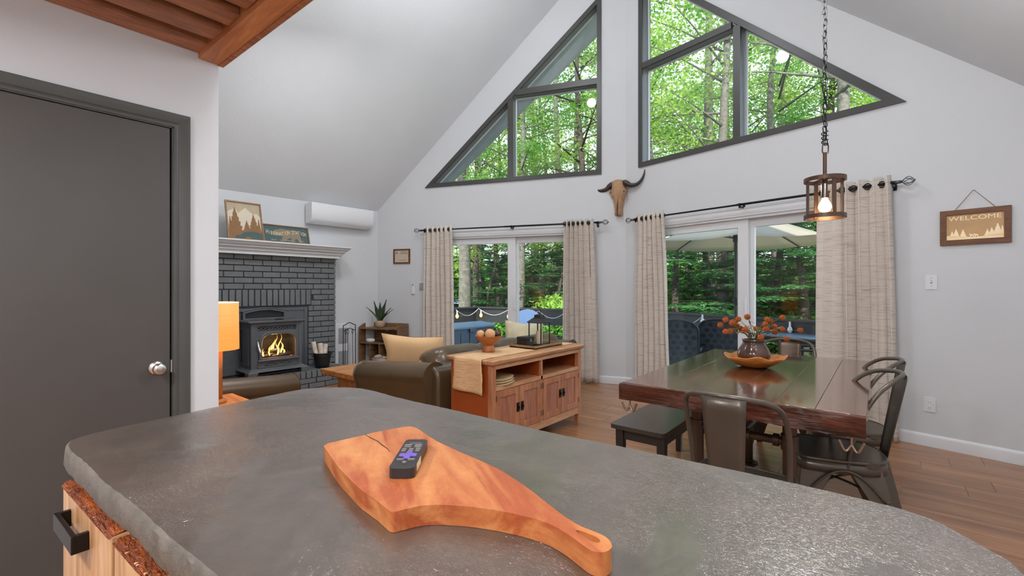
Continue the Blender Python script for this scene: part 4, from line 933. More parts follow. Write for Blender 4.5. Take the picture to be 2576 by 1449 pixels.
for y0, dz in ((2.50, 0), (3.12, .0), (3.74, .0)): obj('back_cushion', puff(-3.12, -2.78, y0-.02, y0+.60, .44, .745+dz, 3.6, rot=Matrix.Rotation(-.22, 3, 'Y')), 'leather', so, smooth=True, label='loose dark leather back cushion')
for x_ in (-3.6, -2.78):
    for y_ in (2.36, 4.44): obj('foot', MB().taper((x_, y_), .02, .02, .03, .03, 0, .07), 'bottleg', so)
def pillow(name, label, mat, c, w, h, t, rz, tilt, seed=1):
    q = random.Random(seed); mb = MB(); n = 14
    for sgn in (1, -1):
        def fn(u, v, sgn=sgn):
            a, b = u*2-1, v*2-1; e = (1-abs(a)**2.4)*(1-abs(b)**2.4); pin = 1-.10*(1-abs(a))*abs(b)**3; pin2 = 1-.10*(1-abs(b))*abs(a)**3
            return (a*w/2*pin2, sgn*(t/2*e**.55+.003) + .012*math.sin(a*3+seed)*e, b*h/2*pin+.010*a*a*math.copysign(1, b)*.5-.012*a)
        mb.grid(fn, n, n)
    m_ = Matrix.Translation(c) @ Matrix.Rotation(rz, 4, 'Z') @ Matrix.Rotation(tilt, 4, 'X'); m2 = MB().add(mb.v, mb.f, m_)
    o = obj(name, m2, mat, smooth=True); return tagp(o, label, 'pillow')
pillow('throw_pillow', 'tan fabric throw pillow leaning on the near arm of the sofa', 'tan', (-3.33, 2.665, .645), .60, .36, .15, math.radians(28), math.radians(14), 2)
pillow('throw_pillow', 'wrinkled cream pillow at the far end of the sofa', 'cream', (-3.20, 4.12, .66), .46, .40, .16, math.radians(20), math.radians(-12), 5)
lv = thing('chaise', 'olive leather chaise with one rolled arm behind the lamp table', 'chaise', (-4.30, 1.35, 0))
roll_arm(lv, 1.78, .93, -3.86, -3.68, .545, .60, .088, axis='Y')
obj('base', MB().box(-4.82, -3.78, 1.0, 1.72, .06, .22), 'leather', lv, bevel=.02); obj('back', MB().box(-4.86, -3.76, .89, 1.06, .05, .66), 'leather', lv, bevel=.05, seg=3)
obj('seat_cushion', puff(-4.84, -3.84, 1.05, 1.76, .20, .335, 6), 'leather', lv, smooth=True)
for x_ in (-4.75, -3.82):
    for y_ in (1.05, 1.66): obj('foot', MB().taper((x_, y_), .02, .02, .03, .03, 0, .07), 'bottleg', lv)
# ---- coffee table
ct = thing('coffee_table', 'low honey-coloured wooden coffee table between the sofa and the hearth', 'table', (-4.05, 2.9, 0))
obj('tabletop', MB().box(-4.33, -3.74, 2.30, 3.45, .405, .45), 'pine', ct, bevel=.004)
obj('base', MB().box(-4.22, -3.80, 2.42, 3.33, .0, .405), 'pine', ct, bevel=.004)
obj('edge_band', MB().box(-4.30, -3.77, 2.33, 3.42, .385, .405), 'pine', ct)
cr = thing('stone_ornament', 'small grey carved stone ornament on the coffee table', 'ornament', tuple(at(955, 905, .45)[:2])+(.4505,))
p = at(955, 906, .4505); obj('carving', MB().box(p.x-.05, p.x+.05, p.y-.07, p.y+.02, .4505, .475).ball((p.x, p.y-.02, .487), .034, 12, 8, (1.1, 1.5, .8)).ball((p.x, p.y+.05, .470), .026, 10, 8, (1, 1.4, .75)), 'stoneg', cr, bevel=.004)
obj('bead_string', MB().ball((p.x+.06, p.y-.05, .457), .0065, 8, 6).ball((p.x+.065, p.y-.03, .457), .0065, 8, 6).ball((p.x+.065, p.y-.01, .457), .0065, 8, 6).ball((p.x+.06, p.y+.01, .457), .0065, 8, 6).ball((p.x+.05, p.y+.03, .457), .0065, 8, 6), 'cream', cr, kind='stuff')

# ---- the oak media console
KX0, KX1, KY0, KY1, KZ = -2.575, -2.155, 2.42, 3.64, .735
co = thing('media_console', 'oak media console with four doors and open shelves beside the sofa', 'console', (-2.36, 3.03, 0))
obj('top', MB().add([(x, y, z) for z, g in ((KZ-.045, .0), (KZ-.030, .022), (KZ-.008, .028), (KZ, .022)) for x, y in ((KX0-g, KY0-g), (KX1+g, KY0-g), (KX1+g, KY1+g), (KX0-g, KY1+g))],
    [(3, 2, 1, 0), (12, 13, 14, 15)]+[(l*4+i, l*4+(i+1) % 4, l*4+4+(i+1) % 4, l*4+4+i) for l in range(3) for i in range(4)]), 'oakx', co, bevel=.002)
zt = KZ-.045
for y0 in (KY0, KY1-.02): obj('side_panel', MB().box(KX0+.03, KX1-.035, y0, y0+.02, .10, zt), 'oaks', co)
for x0 in (KX0, KX1-.04):
    for y0 in (KY0-.004, KY1-.041): obj('leg', MB().add([(x0+(.008 if k == 0 else 0), y0+(.010 if k == 0 and y0 < 3 else 0), z) if False else (x0+dx*(.03 if k == 0 else .04), y0+(.0 if y0 > 3 else .0)+dy*(.033 if k == 0 else .045), z) for k, z in ((0, 0), (1, .13), (1, zt)) for dx, dy in ((0, 0), (1, 0), (1, 1), (0, 1))],
        [(3, 2, 1, 0), (8, 9, 10, 11)]+[(l*4+i, l*4+(i+1) % 4, l*4+4+(i+1) % 4, l*4+4+i) for l in (0, 1) for i in range(4)]), 'oaks' if x0 < -2.4 else 'oak', co, bevel=.002)
obj('back_panel', MB().box(KX0+.01, KX0+.02, KY0+.02, KY1-.02, .12, zt), 'oaks', co)
FZ = KX1-.002
def rail(name, y0, y1, z0, z1, mat='oakx', x1=FZ, t=.022): return obj(name, MB().box(x1-t, x1, y0, y1, z0, z1), mat, co, bevel=.0015)
Y0, Y1, YM = KY0+.04, KY1-.04, (KY0+KY1)/2
rail('rail', Y0, Y1, zt-.028, zt); rail('rail', Y0, Y1, .505, .535); rail('rail', Y0, Y1, .105, .165)
rail('stile', YM-.012, YM+.012, .165, zt-.028, 'oak')
obj('shelf', MB().box(KX0+.03, FZ-.02, KY0+.02, KY1-.02, .515, .533), 'oak', co); obj('divider', MB().box(KX0+.03, FZ-.02, YM-.010, YM+.010, .12, zt), 'oaks', co); obj('bottom', MB().box(KX0+.03, FZ-.02, KY0+.02, KY1-.02, .12, .14), 'oak', co)
dw_ = (YM-.012-Y0)/2
for i, y0 in enumerate((Y0, Y0+dw_, YM+.012, YM+.012+dw_)):
    a, b = y0+.002, y0+dw_-.002; z0_, z1_ = .169, .501
    dr = obj('door', MB().prism([rect(a, b, z0_, z1_), rect(a+.05, b-.05, z0_+.05, z1_-.05)], FZ-.018, FZ+.003, YZ), 'oak', co, bevel=.0015)
    obj('panel', MB().box(FZ-.014, FZ-.005, a+.048, b-.048, z0_+.048, z1_-.048), 'oakp', dr)
    hy = b-.024 if i % 2 == 0 else a+.024; hz = .345
    h = obj('pull', MB().box(FZ+.003, FZ+.006, hy-.017, hy+.017, hz-.035, hz+.035).tube([(FZ+.010, hy+.013*math.sin(t), hz-.004+.016*math.cos(t)) for t in [2*PI*j/14 for j in range(14)]], .0028, 6, closed=True).ball((FZ+.009, hy, hz+.016), .005, 8, 6), 'black', dr, label='dark metal ring pull')
    yh = a if i % 2 == 0 else b
    for z_ in (.21, .43): obj('hinge', MB().box(FZ-.0, FZ+.005, yh-.004, yh+.004, z_, z_+.045), 'pipe', dr)
# runner over the console
rn = MB(); RY0, RY1 = KY0-.034, KY1-.02; RXa, RXb = KX0+.07, KX1-.07; q = random.Random(4); wig = [q.uniform(-.003, .003) for _ in range(90)]
def runf(u, v):
    s = v*(.27+RY1-RY0); x = RXa+(RXb-RXa)*u + (wig[int(v*80)] if u in (0, 1) else 0); bend = .02
    if s < .25: t = s/.25; return (x+.006*math.sin(v*22)*(1-t)+(u-.5)*.02*(1-t)+.012*(1-t)*(u-.3), RY0-.004-.010*math.sin(u*7)*(1-t)-.006*(1-t), KZ-.24+.235*t-.012*u*(1-t))
    if s < .27: t = (s-.25)/.02; return (x, RY0-.004+.012*t**2, KZ-.005+.009*math.sqrt(t))
    return (x, RY0+.008+(s-.27), KZ+.0035+.0008*math.sin(u*9+v*50))
ru = obj('table_runner', rn.grid(runf, 16, 80), 'runner', smooth=True, solid=.0025); tagp(ru, 'woven tan raffia runner draped over the end of the wooden console', 'runner')
zr = KZ+.007
bw = thing('pedestal_bowl', 'brown ribbed pedestal bowl on the console runner', 'bowl', tuple(at(1228, 886, zr)[:2])+(zr,))
bp = at(1229, 884, zr); prof = [(0, 0), (.052, 0), (.054, .01), (.049, .017), (.051, .024), (.046, .031), (.047, .037), (.040, .046), (.038, .052), (.046, .058), (.066, .072), (.090, .095), (.102, .115), (.106, .124), (.109, .127), (.105, .128), (.099, .120), (.06, .085), (0, .075)]
obj('dish', MB().lathe(prof, c=(bp.x, bp.y, zr), n=40), 'terra', bw, smooth=True)
for i, (dx, dy, r_, m_, nm, lb) in enumerate(((-.030, .035, .042, 'moss', 'decor_ball', 'green mossy decor ball in the pedestal bowl'), (.022, -.010, .046, 'coral', 'decor_ball', 'cream pitted decor ball in the middle of the pedestal bowl'), (-.035, -.042, .036, 'coral', 'decor_ball', 'small cream decor ball at the left of the pedestal bowl'), (.035, .052, .035, 'pipe', 'decor_ball', 'brown decor ball at the right of the pedestal bowl'))):
    tagp(obj(nm, MB().ball((bp.x+dx*1.2, bp.y+dy*1.15, zr+.135+(.01 if i == 0 else .004)), r_*.92, 16, 12, jit=.06), m_, smooth=True), lb, 'decor')
ty = thing('wooden_tray', 'square wooden tray holding the lantern on the console', 'tray', (-2.36, 3.3, zr))
q0, q1, q2 = at(1296, 859, zr+.02), at(1340, 870, zr+.02), at(1408, 857, zr+.02)
tx0, tx1, tyy0, tyy1 = -2.50, -2.225, 3.03, 3.44
obj('base', MB().box(tx0, tx1, tyy0, tyy1, zr, zr+.008), 'framed', ty); obj('rim', MB().box(tx0, tx1, tyy0, tyy0+.012, zr, zr+.025).box(tx0, tx1, tyy1-.012, tyy1, zr, zr+.025).box(tx0, tx0+.012, tyy0+.012, tyy1-.012, zr, zr+.025).box(tx1-.012, tx1, tyy0+.012, tyy1-.012, zr, zr+.025), 'frame', ty, bevel=.001)
zl = zr+.0085
ln = thing('lantern', 'black metal lantern with glass sides and cream candle on the tray', 'lantern', (-2.34, 3.26, zl))
lx, ly, lw = -2.345, 3.255, .064
obj('base', MB().box(lx-lw-.004, lx+lw+.004, ly-lw-.004, ly+lw+.004, zl, zl+.012), 'irond', ln)
for a in (-1, 1):
    for b in (-1, 1): obj('post', MB().box(lx+a*lw-.004, lx+a*lw+.004, ly+b*lw-.004, ly+b*lw+.004, zl+.012, zl+.20), 'irond', ln)
for a, b in ((1, 0), (-1, 0), (0, 1), (0, -1)): obj('glass_side', MB().add([(lx+a*lw+b*k*(lw-.004), ly+b*lw+a*k*(lw-.004), z) for z, k in ((zl+.012, -1), (zl+.012, 1), (zl+.198, 1), (zl+.198, -1))], [(0, 1, 2, 3)]), 'glass2', ln)
obj('roof', MB().taper((lx, ly), lw+.018, lw+.018, .033, .033, zl+.20, zl+.243).box(lx-lw-.010, lx+lw+.010, ly-lw-.010, ly+lw+.010, zl+.194, zl+.2005).box(lx-.032, lx+.032, ly-.032, ly+.032, zl+.243, zl+.262).taper((lx, ly), .034, .034, .012, .012, zl+.262, zl+.270), 'irond', ln)
obj('ring', MB().tube([(lx, ly+.018*math.sin(t), zl+.292+.020*math.cos(t)) for t in [2*PI*j/18 for j in range(18)]], .0028, 6, closed=True), 'irond', ln)
tagp(obj('pillar_candle', MB().lathe([(0, 0), (.030, 0), (.030, .105), (.026, .11), (0, .107)], c=(lx, ly, zl+.0125), n=24), 'candle', smooth=False), 'cream pillar candle inside the black lantern', 'candle')
bx = thing('trinket_box', 'small dark wooden box beside the lantern on the tray', 'box', (-2.37, 3.12, zl))
obj('body', MB().box(-2.445, -2.335, 3.065, 3.165, zl, zl+.055), 'irond', bx, bevel=.002); obj('lid', MB().box(-2.447, -2.333, 3.063, 3.167, zl+.057, zl+.080), 'irond', bx, bevel=.002); obj('clasp', MB().box(-2.335, -2.331, 3.105, 3.125, zl+.04, zl+.066), 'hook', bx)
for i in range(3):
    tagp(obj('woven_placemat', MB().lathe([(0, 0), (.15, 0), (.162-.004*i, .009), (.15, .014), (.12, .010), (0, .009)], c=(-2.30-.005*i, 2.60+.006*i, .5335+.0165*i), n=36, wob=lambda a, l: (1+.015*math.sin(5*a+l), .004*math.sin(3*a))), 'plate', smooth=True), ['bottom pale round woven mat in the console shelf stack', 'middle pale round woven mat in the console shelf stack', 'topmost pale round woven mat in the console shelf stack'][i], 'placemat', 'woven mats in the console')

# ================================================================== curtains and rods
def curtain(label, w, st0, st1, sb0, sb1, folds, amp, zt_, zb_, seed, off=.10, flat=0, open_=0):
    q = random.Random(seed); root = thing('curtain', label, 'curtain', COR, ANG[w]); nu = folds*10; ph = [q.uniform(-.25, .25) for _ in range(folds*2+2)]; am = [q.uniform(.75, 1.2) for _ in range(folds*2+2)]
    wd = [q.uniform(.7, 1.35) for _ in range(folds)]
    if flat: wd[0] = flat
    cum = [0]; 
    for x in wd: cum.append(cum[-1]+x)
    cum = [c/cum[-1] for c in cum]
    def fn(u, v):
        k = min(folds-1, int(u*folds)); t = u*folds-k; uu = cum[k]+(cum[k+1]-cum[k])*t
        z = zt_+(zb_-zt_)*v; sq = v**.8
        s = (st0+(st1-st0)*uu)*(1-sq)+(sb0+(sb1-sb0)*uu)*sq
        A = amp*am[k]*(1-.15*v); yy = A*math.sin(2*PI*(u*folds)+ph[k]*v*1.5)
        s2 = .35*(st1-st0)/folds*math.sin(4*PI*(u*folds))*.35
        if k == 0 and flat: yy *= .45
        z += (.006*math.sin(2*PI*u*folds*1.0+1) if v > .99 else 0)+(.012*math.cos(2*PI*u*folds) if v < .01 else 0)
        return (s+s2, -off+yy+.006*math.sin(9*v+k), z)
    obj('panel', MB().grid(fn, nu, 26), 'curtain', root, smooth=True, local=True, solid=.003)
    for k in range(folds*2):
        u = (k+.5)/(folds*2); p = Vector(fn(u, .028)); pa_ = Vector(fn(u-.004, .028)); pb_ = Vector(fn(u+.004, .028)); d = (pb_-pa_).normalized(); up = Vector((0, 0, 1)); c = Vector((p.x, -off, 2.103))
        obj('grommet', MB().tube([c+d*(.024*math.cos(a))+up*(.024*math.sin(a)) for a in [2*PI*j/16 for j in range(16)]], .005, 6, closed=True), 'rodm', root, local=True, smooth=True)
    return root
curtain('leftmost slub linen curtain beside the framed certificate', 'L', -2.90, -2.44, -2.92, -2.40, 6, .040, 2.145, .012, 1)
curtain('slub linen curtain right of the left patio door', 'L', -.80, -.40, -.82, -.335, 6, .040, 2.145, .012, 2)
curtain('slub linen curtain left of the right patio door', 'R', .235, .625, .215, .71, 6, .038, 2.15, .012, 3)
curtain('widest slub linen curtain at the right end of the rod', 'R', 2.19, 2.72, 2.18, 2.77, 5, .048, 2.155, .012, 9, flat=2.0)
def rod(label, w, s0, s1, br, off=.10, z=2.103):
    root = thing('curtain_rod', label, 'curtain rod', COR, ANG[w])
    obj('pole', MB().tube([(s0, -off, z), (s1, -off, z)], .010, 12).tube([(s0+(s1-s0)*.5, -off, z), (s1, -off, z)], .012, 12), 'rodm', root, smooth=True, local=True)
    for sgn, s in ((-1, s0), (1, s1)):
        f = obj('finial', MB().tube([(s, -off, z), (s+sgn*.045, -off, z)], [.016, .012], 12), 'finm', root, local=True, smooth=True)
        for k in range(6):
            a = PI*k/3; obj('cage_wire', MB().tube([(s+sgn*(.045+.085*t), -off+math.cos(a+t*1.2)*.034*math.sin(PI*t), z+math.sin(a+t*1.2)*.034*math.sin(PI*t)) for t in [i/10 for i in range(11)]], .0028, 5), 'finm', f, local=True)
    for s in br: obj('bracket', MB().box(s-.008, s+.008, -off, -.002, z-.028, z-.014).box(s-.012, s+.012, -.006, -.001, z-.05, z+.02).tube([(s-.009, -off, z), (s+.009, -off, z)], .016, 10).box(s-.006, s+.006, -off-.005, -off+.005, z-.035, z-.01), 'rodm', root, local=True)
    return root
rod('dark curtain rod over the left patio door', 'L', -2.94, -.34, (-2.90, -1.54, -.36))
rod('long dark curtain rod over the right patio door', 'R', .20, 2.74, (.22, 1.50, 2.725))

# ================================================================== dining corner
TX0, TX1, TY0, TY1, TZ, TT = -1.055, -.05, 2.17, 3.88, .76, .082
dt = thing('dining_table', 'heavy dark plank dining table on iron pipe legs', 'table', (-.55, 3.0, 0))
xs = [TX0, TX0+.175, TX0+.35, TX0+.515, TX0+.69, TX0+.84, TX1]
for a, b in zip(xs, xs[1:]): obj('plank', MB().box(a+.0006, b-.0006, TY0+.035, TY1, TZ-TT, TZ), 'tabletop', dt, bevel=.0012)
q = random.Random(8); nu = 90
obj('rough_edge', MB().grid(lambda u, v: (TX0+(TX1-TX0)*u, TY0+.035-(0 if v in (0, 1) else .035+.006*math.sin(u*14+v*3)+q.uniform(-.0025, .0025)), TZ-TT*min(1, max(0, (v-.12)/.76))-(.0015 if v in (0, 1) else 0)+q.uniform(-.0008, .0008)*(0 < v < 1)), nu, 9)
    .box(TX0+.002, TX1-.002, TY0+.012, TY0+.036, TZ-TT+.001, TZ-.0015), 'tableedge', dt, bevel=0, label='rough red-brown live front edge')
LGX = (-.75, -.336)
for x_ in LGX:
    for y_ in (2.45, 3.60):
        lg = obj('leg', MB().tube([(x_, y_, .012), (x_, y_, TZ-TT)], .030, 20), 'pipe', dt, smooth=False)
        obj('flange', MB().lathe([(0, 0), (.062, 0), (.062, .010), (.036, .014), (.036, .03), (0, .03)], c=(x_, y_, 0), n=24), 'pipe', lg)
        for k in range(4): obj('bolt', MB().ball((x_+.048*math.cos(k*PI/2+.7), y_+.048*math.sin(k*PI/2+.7), .011), .005, 6, 4), 'pipe', lg)
for y_ in (2.45, 3.60):
    sr = obj('stretcher', MB().tube([(LGX[0], y_, .535), (LGX[1], y_, .535)], .020, 16), 'pipe', dt)
    for xx in (LGX[0]+.055, (LGX[0]+LGX[1])/2-.03, (LGX[0]+LGX[1])/2+.03, LGX[1]-.055): obj('fitting', MB().tube([(xx-.012, y_, .535), (xx+.012, y_, .535)], .029, 16), 'pipe', sr)
    for xx in LGX: obj('fitting', MB().tube([(xx, y_, .50), (xx, y_, .57)], .037, 16), 'pipe', sr)
obj('stretcher', MB().tube([((LGX[0]+LGX[1])/2, 2.45, .535), ((LGX[0]+LGX[1])/2, 3.60, .535)], .020, 16), 'pipe', dt)
def dhook(x, y, z0):
    mb = MB().tube([(x, y, z0), (x, y, z0-.035)], .0045, 8)
    for s in (-1, 1): mb.tube([(x, y, z0-.035)]+[(x+s*(.004+.030*t), y-.010*t, z0-.040-.026*math.sin(PI*t*.95)+(.014*t)) for t in [i/8 for i in range(1, 9)]]+[(x+s*.040, y-.011, z0-.018)], .005, 8)
    return mb.box(x-.014, x+.014, y-.014, y+.014, z0-.003, z0)
obj('hook', dhook(TX0+.045, TY0+.03, TZ-TT), 'hook', dt, label='small brass double hook under the edge'); obj('hook', dhook(TX1-.045, TY0+.02, TZ-TT), 'hook', dt, label='small brass double hook under the edge')
# bench
be = thing('bench', 'low black wooden bench on the left side of the dining table', 'bench', (-1.09, 3.0, 0))
obj('seat', MB().prism([(p[0]-1.09, p[1]+3.02) for p in rrect(.33, 1.14, .025)], .425, .45), 'benchtop', be, bevel=.004)
for x_ in (-1.215, -.965):
    for y_ in (2.52, 3.52): obj('leg', MB().taper((x_, y_), .019, .019, .024, .024, 0, .425), 'bottleg', be, bevel=.002)
obj('apron', MB().box(-1.20, -.98, 2.51, 2.53, .355, .425), 'bottleg', be); obj('apron', MB().box(-1.20, -.98, 3.51, 3.53, .355, .425), 'bottleg', be)
for x_ in (-1.215, -.965): obj('apron', MB().box(x_-.01, x_+.01, 2.53, 3.51, .355, .425), 'bottleg', be)
# metal chairs (local: +y is the front of the seat)
def metal_chair(label, splat='chairm'):
    e = thing('metal_chair', label, 'chair')
    sw, sd = .182, .178
    def seatpoly(g): return [(x, y) for x, y in [(-sw+.012-g, sd+g), (sw-.012+g, sd+g), (sw+.002+g, sd-.05), (sw+g, -.06), (sw-.03+g*.8, -.14-g*.5), (.09, -sd-.005-g), (0, -sd-.012-g), (-.09, -sd-.005-g), (-sw+.03-g*.8, -.14-g*.5), (-sw-g, -.06), (-sw-.002-g, sd-.05)]]
    sp_ = seatpoly(0); obj('seat', MB().prism(smooth_poly(sp_, 2), .435, .448), 'chairm', e, local=True, bevel=.004)
    ring_ = smooth_poly(seatpoly(.003), 2); obj('seat_rim', MB().tube([(x, y, .443) for x, y in ring_], .008, 8, closed=True), 'chairm', e, local=True, smooth=True)
    ap = MB(); n2 = len(ring_)
    ap.add([(x*1.0, y*1.0, .436) for x, y in ring_]+[(x*1.03, y*1.03, .385) for x, y in ring_], [(i, (i+1) % n2, (i+1) % n2+n2, i+n2) for i in range(n2)])
    obj('apron', ap, 'chairm', e, local=True, smooth=True, solid=.003)
    for sx in (-1, 1):
        for sy, top_ in ((1, (sw-.012, sd-.012)), (-1, (sw-.035, -sd+.035))):
            bx_, by_ = sx*.225, sy*.215 + (.0 if sy > 0 else -.02); txx, tyy = sx*top_[0], top_[1]
            mb = MB(); k = 7; vs = []
            for i in range(k):
                t = i/(k-1); x = txx+(bx_-txx)*t**.9; y = tyy+(by_-tyy)*t**.9; w_ = .115*(1-t)**1.9+.036; z = .43*(1-t)
                c_ = [(0, 0), (-sx*w_, 0), (-sx*w_, -sy*.004), (-sx*.004, -sy*.006), (-sx*.004, -sy*w_), (0, -sy*w_)]
                vs += [(x+a, y+b, z) for a, b in c_]
            fs = [(i*6+j, i*6+(j+1) % 6, (i+1)*6+(j+1) % 6, (i+1)*6+j) for i in range(k-1) for j in range(6)]+[tuple(range(6)), tuple(range((k-1)*6, k*6))]
            lo = obj('leg', mb.add(vs, fs), 'chairm', e, local=True, bevel=.003)
            obj('foot', MB().box(bx_-sx*.018-.010, bx_-sx*.018+.012, by_-sy*.018-.010, by_-sy*.018+.012, 0, .012), 'blackp', lo, local=True)
        obj('arch', MB().tube([(sx*(sw+.014), -.15+.30*t, .36-.0+.045*math.sin(PI*t)-.08*(2*t-1)**2) for t in [i/12 for i in range(13)]], .0055, 8), 'chairm', e, local=True, smooth=True)
    for a, b in (((-.185, .18, .27), (.18, -.17, .28)), ((.185, .18, .27), (-.18, -.17, .28))): obj('brace', MB().tube([Vector(a).lerp(Vector(b), t)+Vector((0, 0, .03*math.sin(PI*t))) for t in [i/10 for i in range(11)]], .006, 8), 'chairm', e, local=True, smooth=True)
    arc = []
    for i in range(25):
        t = i/24; 
        if t < .5: pass
    P = [(-.178, -.01, .395), (-.182, -.018, .48), (-.186, -.040, .59), (-.187, -.078, .69), (-.181, -.122, .765), (-.165, -.163, .805), (-.135, -.200, .828), (-.095, -.230, .838), (-.05, -.252, .844), (0, -.260, .846)]
    P = P+[(-x, y, z) for x, y, z in P[:-1]][::-1]
    def cr(P, k=4):
        o = []; 
        for i in range(len(P)-1):
            p0, p1, p2, p3 = [Vector(P[max(0, min(len(P)-1, i+j))]) for j in (-1, 0, 1, 2)]
            for j in range(k):
                t = j/k; o.append(.5*((2*p1)+(p2-p0)*t+(2*p0-5*p1+4*p2-p3)*t*t+(3*p1-p0-3*p2+p3)*t**3))
        return o+[Vector(P[-1])]
    obj('back_frame', MB().tube(cr(P), .0105, 12), 'chairm', e, local=True, smooth=True)
    def sf(u, v): w_ = .058+.022*v; return ((u-.5)*2*w_, -.186-.072*v-.010*math.sin(PI*u)-.004, .435+.405*v)
    obj('back_splat', MB().grid(sf, 6, 8), splat, e, local=True, smooth=True, solid=.003)
    for sx in (-1, 1): obj('back_stay', MB().box(sx*.176-.002, sx*.176+.002, -.135, .01, .425, .450), 'chairm', e, local=True)
    return e
ch = metal_chair('gunmetal metal chair at the near end of the table, its back to us'); ch.location = (-.463, 2.07, 0)
c2 = dup(ch, (-.185, 2.79, 0), math.radians(105), 'nearer gunmetal chair on the right side of the dining table')
c3 = dup(ch, (-.175, 3.33, 0), math.radians(100), 'farther gunmetal chair on the right side of the dining table')
c4_ = dup(ch, (-.575, 3.93, 0), math.radians(180), 'gunmetal chair at the far end of the table behind the vase')
for o in (ch, c2, c3, c4_): o['group'] = 'metal chairs around the dining table'
for o in c4_.children:
    if o.name.startswith('back_splat'):
        o.data = o.data.copy(); o.data.materials[0] = M['splat']; o['label'] = 'brown sheet metal backrest'
# wooden bowl, vase and dried flowers
vc = at(1896, 921, TZ+.004); zb = TZ+.0008
wb = thing('wooden_bowl', 'shallow wooden bowl with wavy rim holding the vase on the table', 'bowl', (vc.x, vc.y, zb))
def wob(a, i): k = max(0, (i-2))/4; return (1+.035*math.sin(3*a+1)*k+.02*math.sin(7*a)*k, (.010*math.sin(4*a+.5)+.006*math.sin(9*a))*k if i < 9 else .0)
obj('dish', MB().lathe([(0, 0), (.065, 0), (.10, .012), (.135, .032), (.160, .052), (.176, .070), (.172, .073), (.155, .058), (.128, .040), (.095, .022), (.05, .013), (0, .012)], c=(vc.x, vc.y, zb), n=64, wob=lambda a, i: wob(a, i if i < 6 else 11-i)), 'bowlw', wb, smooth=True)
zv = zb+.0135
va = thing('vase', 'brown glazed round vase standing in the wooden bowl', 'vase', (vc.x, vc.y, zv))
obj('body', MB().lathe([(0, 0), (.055, 0), (.078, .02), (.093, .05), (.094, .068), (.085, .095), (.070, .118), (.062, .132), (.061, .142), (.066, .150), (.066, .156), (.060, .157), (.055, .148), (.055, .13), (.07, .10), (.08, .06), (.05, .012), (0, .01)], c=(vc.x, vc.y, zv), n=40), 'clay', va, smooth=True)
fz = zv+.15; rd = math.hypot(vc.x, vc.y); vd = vc.x*FW[0]+vc.y*FW[1]
fl_px = [(1812, 818, 0), (1825, 804, .04), (1842, 812, -.03), (1857, 803, .05), (1880, 797, -.05), (1825, 834, -.06), (1853, 818, .03), (1875, 829, -.05), (1902, 827, .02), (1863, 827, .06), (1930, 804, .04), (1968, 799, -.03), (1925, 815, .0), (1938, 808, .07), (1927, 828, -.05), (1949, 835, .03), (1968, 828, -.02), (1914, 848, -.09), (2013, 831, .0), (1979, 853, -.06), (1838, 833, .05), (1948, 822, .08)]
ORD = 'first second third fourth fifth sixth seventh eighth ninth tenth eleventh twelfth thirteenth fourteenth fifteenth sixteenth seventeenth eighteenth nineteenth twentieth twenty-first twenty-second'.split()
fq = random.Random(6)
for i, (u, v, dd_) in enumerate(fl_px):
    e = thing('dried_flower', f'orange dried flower in the brown vase, its bloom {ORD[sorted(fl_px).index((u, v, dd_))]} from the left', 'flower', (vc.x, vc.y, fz-.05), 0, 'dried flowers in the brown vase')
    h = atd(u, v, vd+dd_); b0 = Vector((vc.x+fq.uniform(-.02, .02), vc.y+fq.uniform(-.02, .02), fz-.06)); b1_ = Vector((vc.x+(h.x-vc.x)*.25, vc.y+(h.y-vc.y)*.25, fz+.015+max(0, h.z-fz)*.3))
    P = [b0, b1_, b1_.lerp(h, .55)+Vector((0, 0, .008)), h]; o = []
    for j in range(3):
        p0, p1, p2, p3 = P[max(0, j-1)], P[j], P[j+1], P[min(3, j+2)]
        for k in range(5): t = k/5; o.append(.5*((2*p1)+(p2-p0)*t+(2*p0-5*p1+4*p2-p3)*t*t+(3*p1-p0-3*p2+p3)*t**3))
    o.append(h); obj('stem', MB().tube(o, .0016, 5), 'stem', e)
    r = fq.uniform(.0175, .0215); mb = MB().ball(h, r*.72, 10, 8)
    for k in range(110):
        z_ = 1-2*(k+.5)/110; ph = k*2.39996; d = Vector((math.sqrt(1-z_*z_)*math.cos(ph), math.sqrt(1-z_*z_)*math.sin(ph), z_)); a_ = d.orthogonal()*.0022*1.4; b_ = d.cross(a_)
        rr_ = r*fq.uniform(.86, 1.12); mb.add([h+d*r*.6+a_, h+d*r*.6-a_*.5+b_*.8, h+d*r*.6-a_*.5-b_*.8, h+d*rr_], [(0, 1, 3), (1, 2, 3), (2, 0, 3)])
    obj('bloom', mb, 'bloom', e)
    lf_ = MB()
    for k in range(6):
        p = o[2+k*2]; ax = Vector((fq.uniform(-1, 1), fq.uniform(-1, 1), fq.uniform(-.1, .8))).normalized(); sd = ax.cross(Vector((0, 0, 1))).normalized(); L_ = fq.uniform(.03, .055)
        lf_.add([p, p+ax*L_*.5+sd*.006, p+ax*L_+Vector((0, 0, -.006)), p+ax*L_*.5-sd*.006, p+ax*L_*.5+Vector((0, 0, .002))], [(0, 1, 4), (1, 2, 4), (2, 3, 4), (3, 0, 4)])
    obj('leaves', lf_, 'lf', e, kind='stuff')
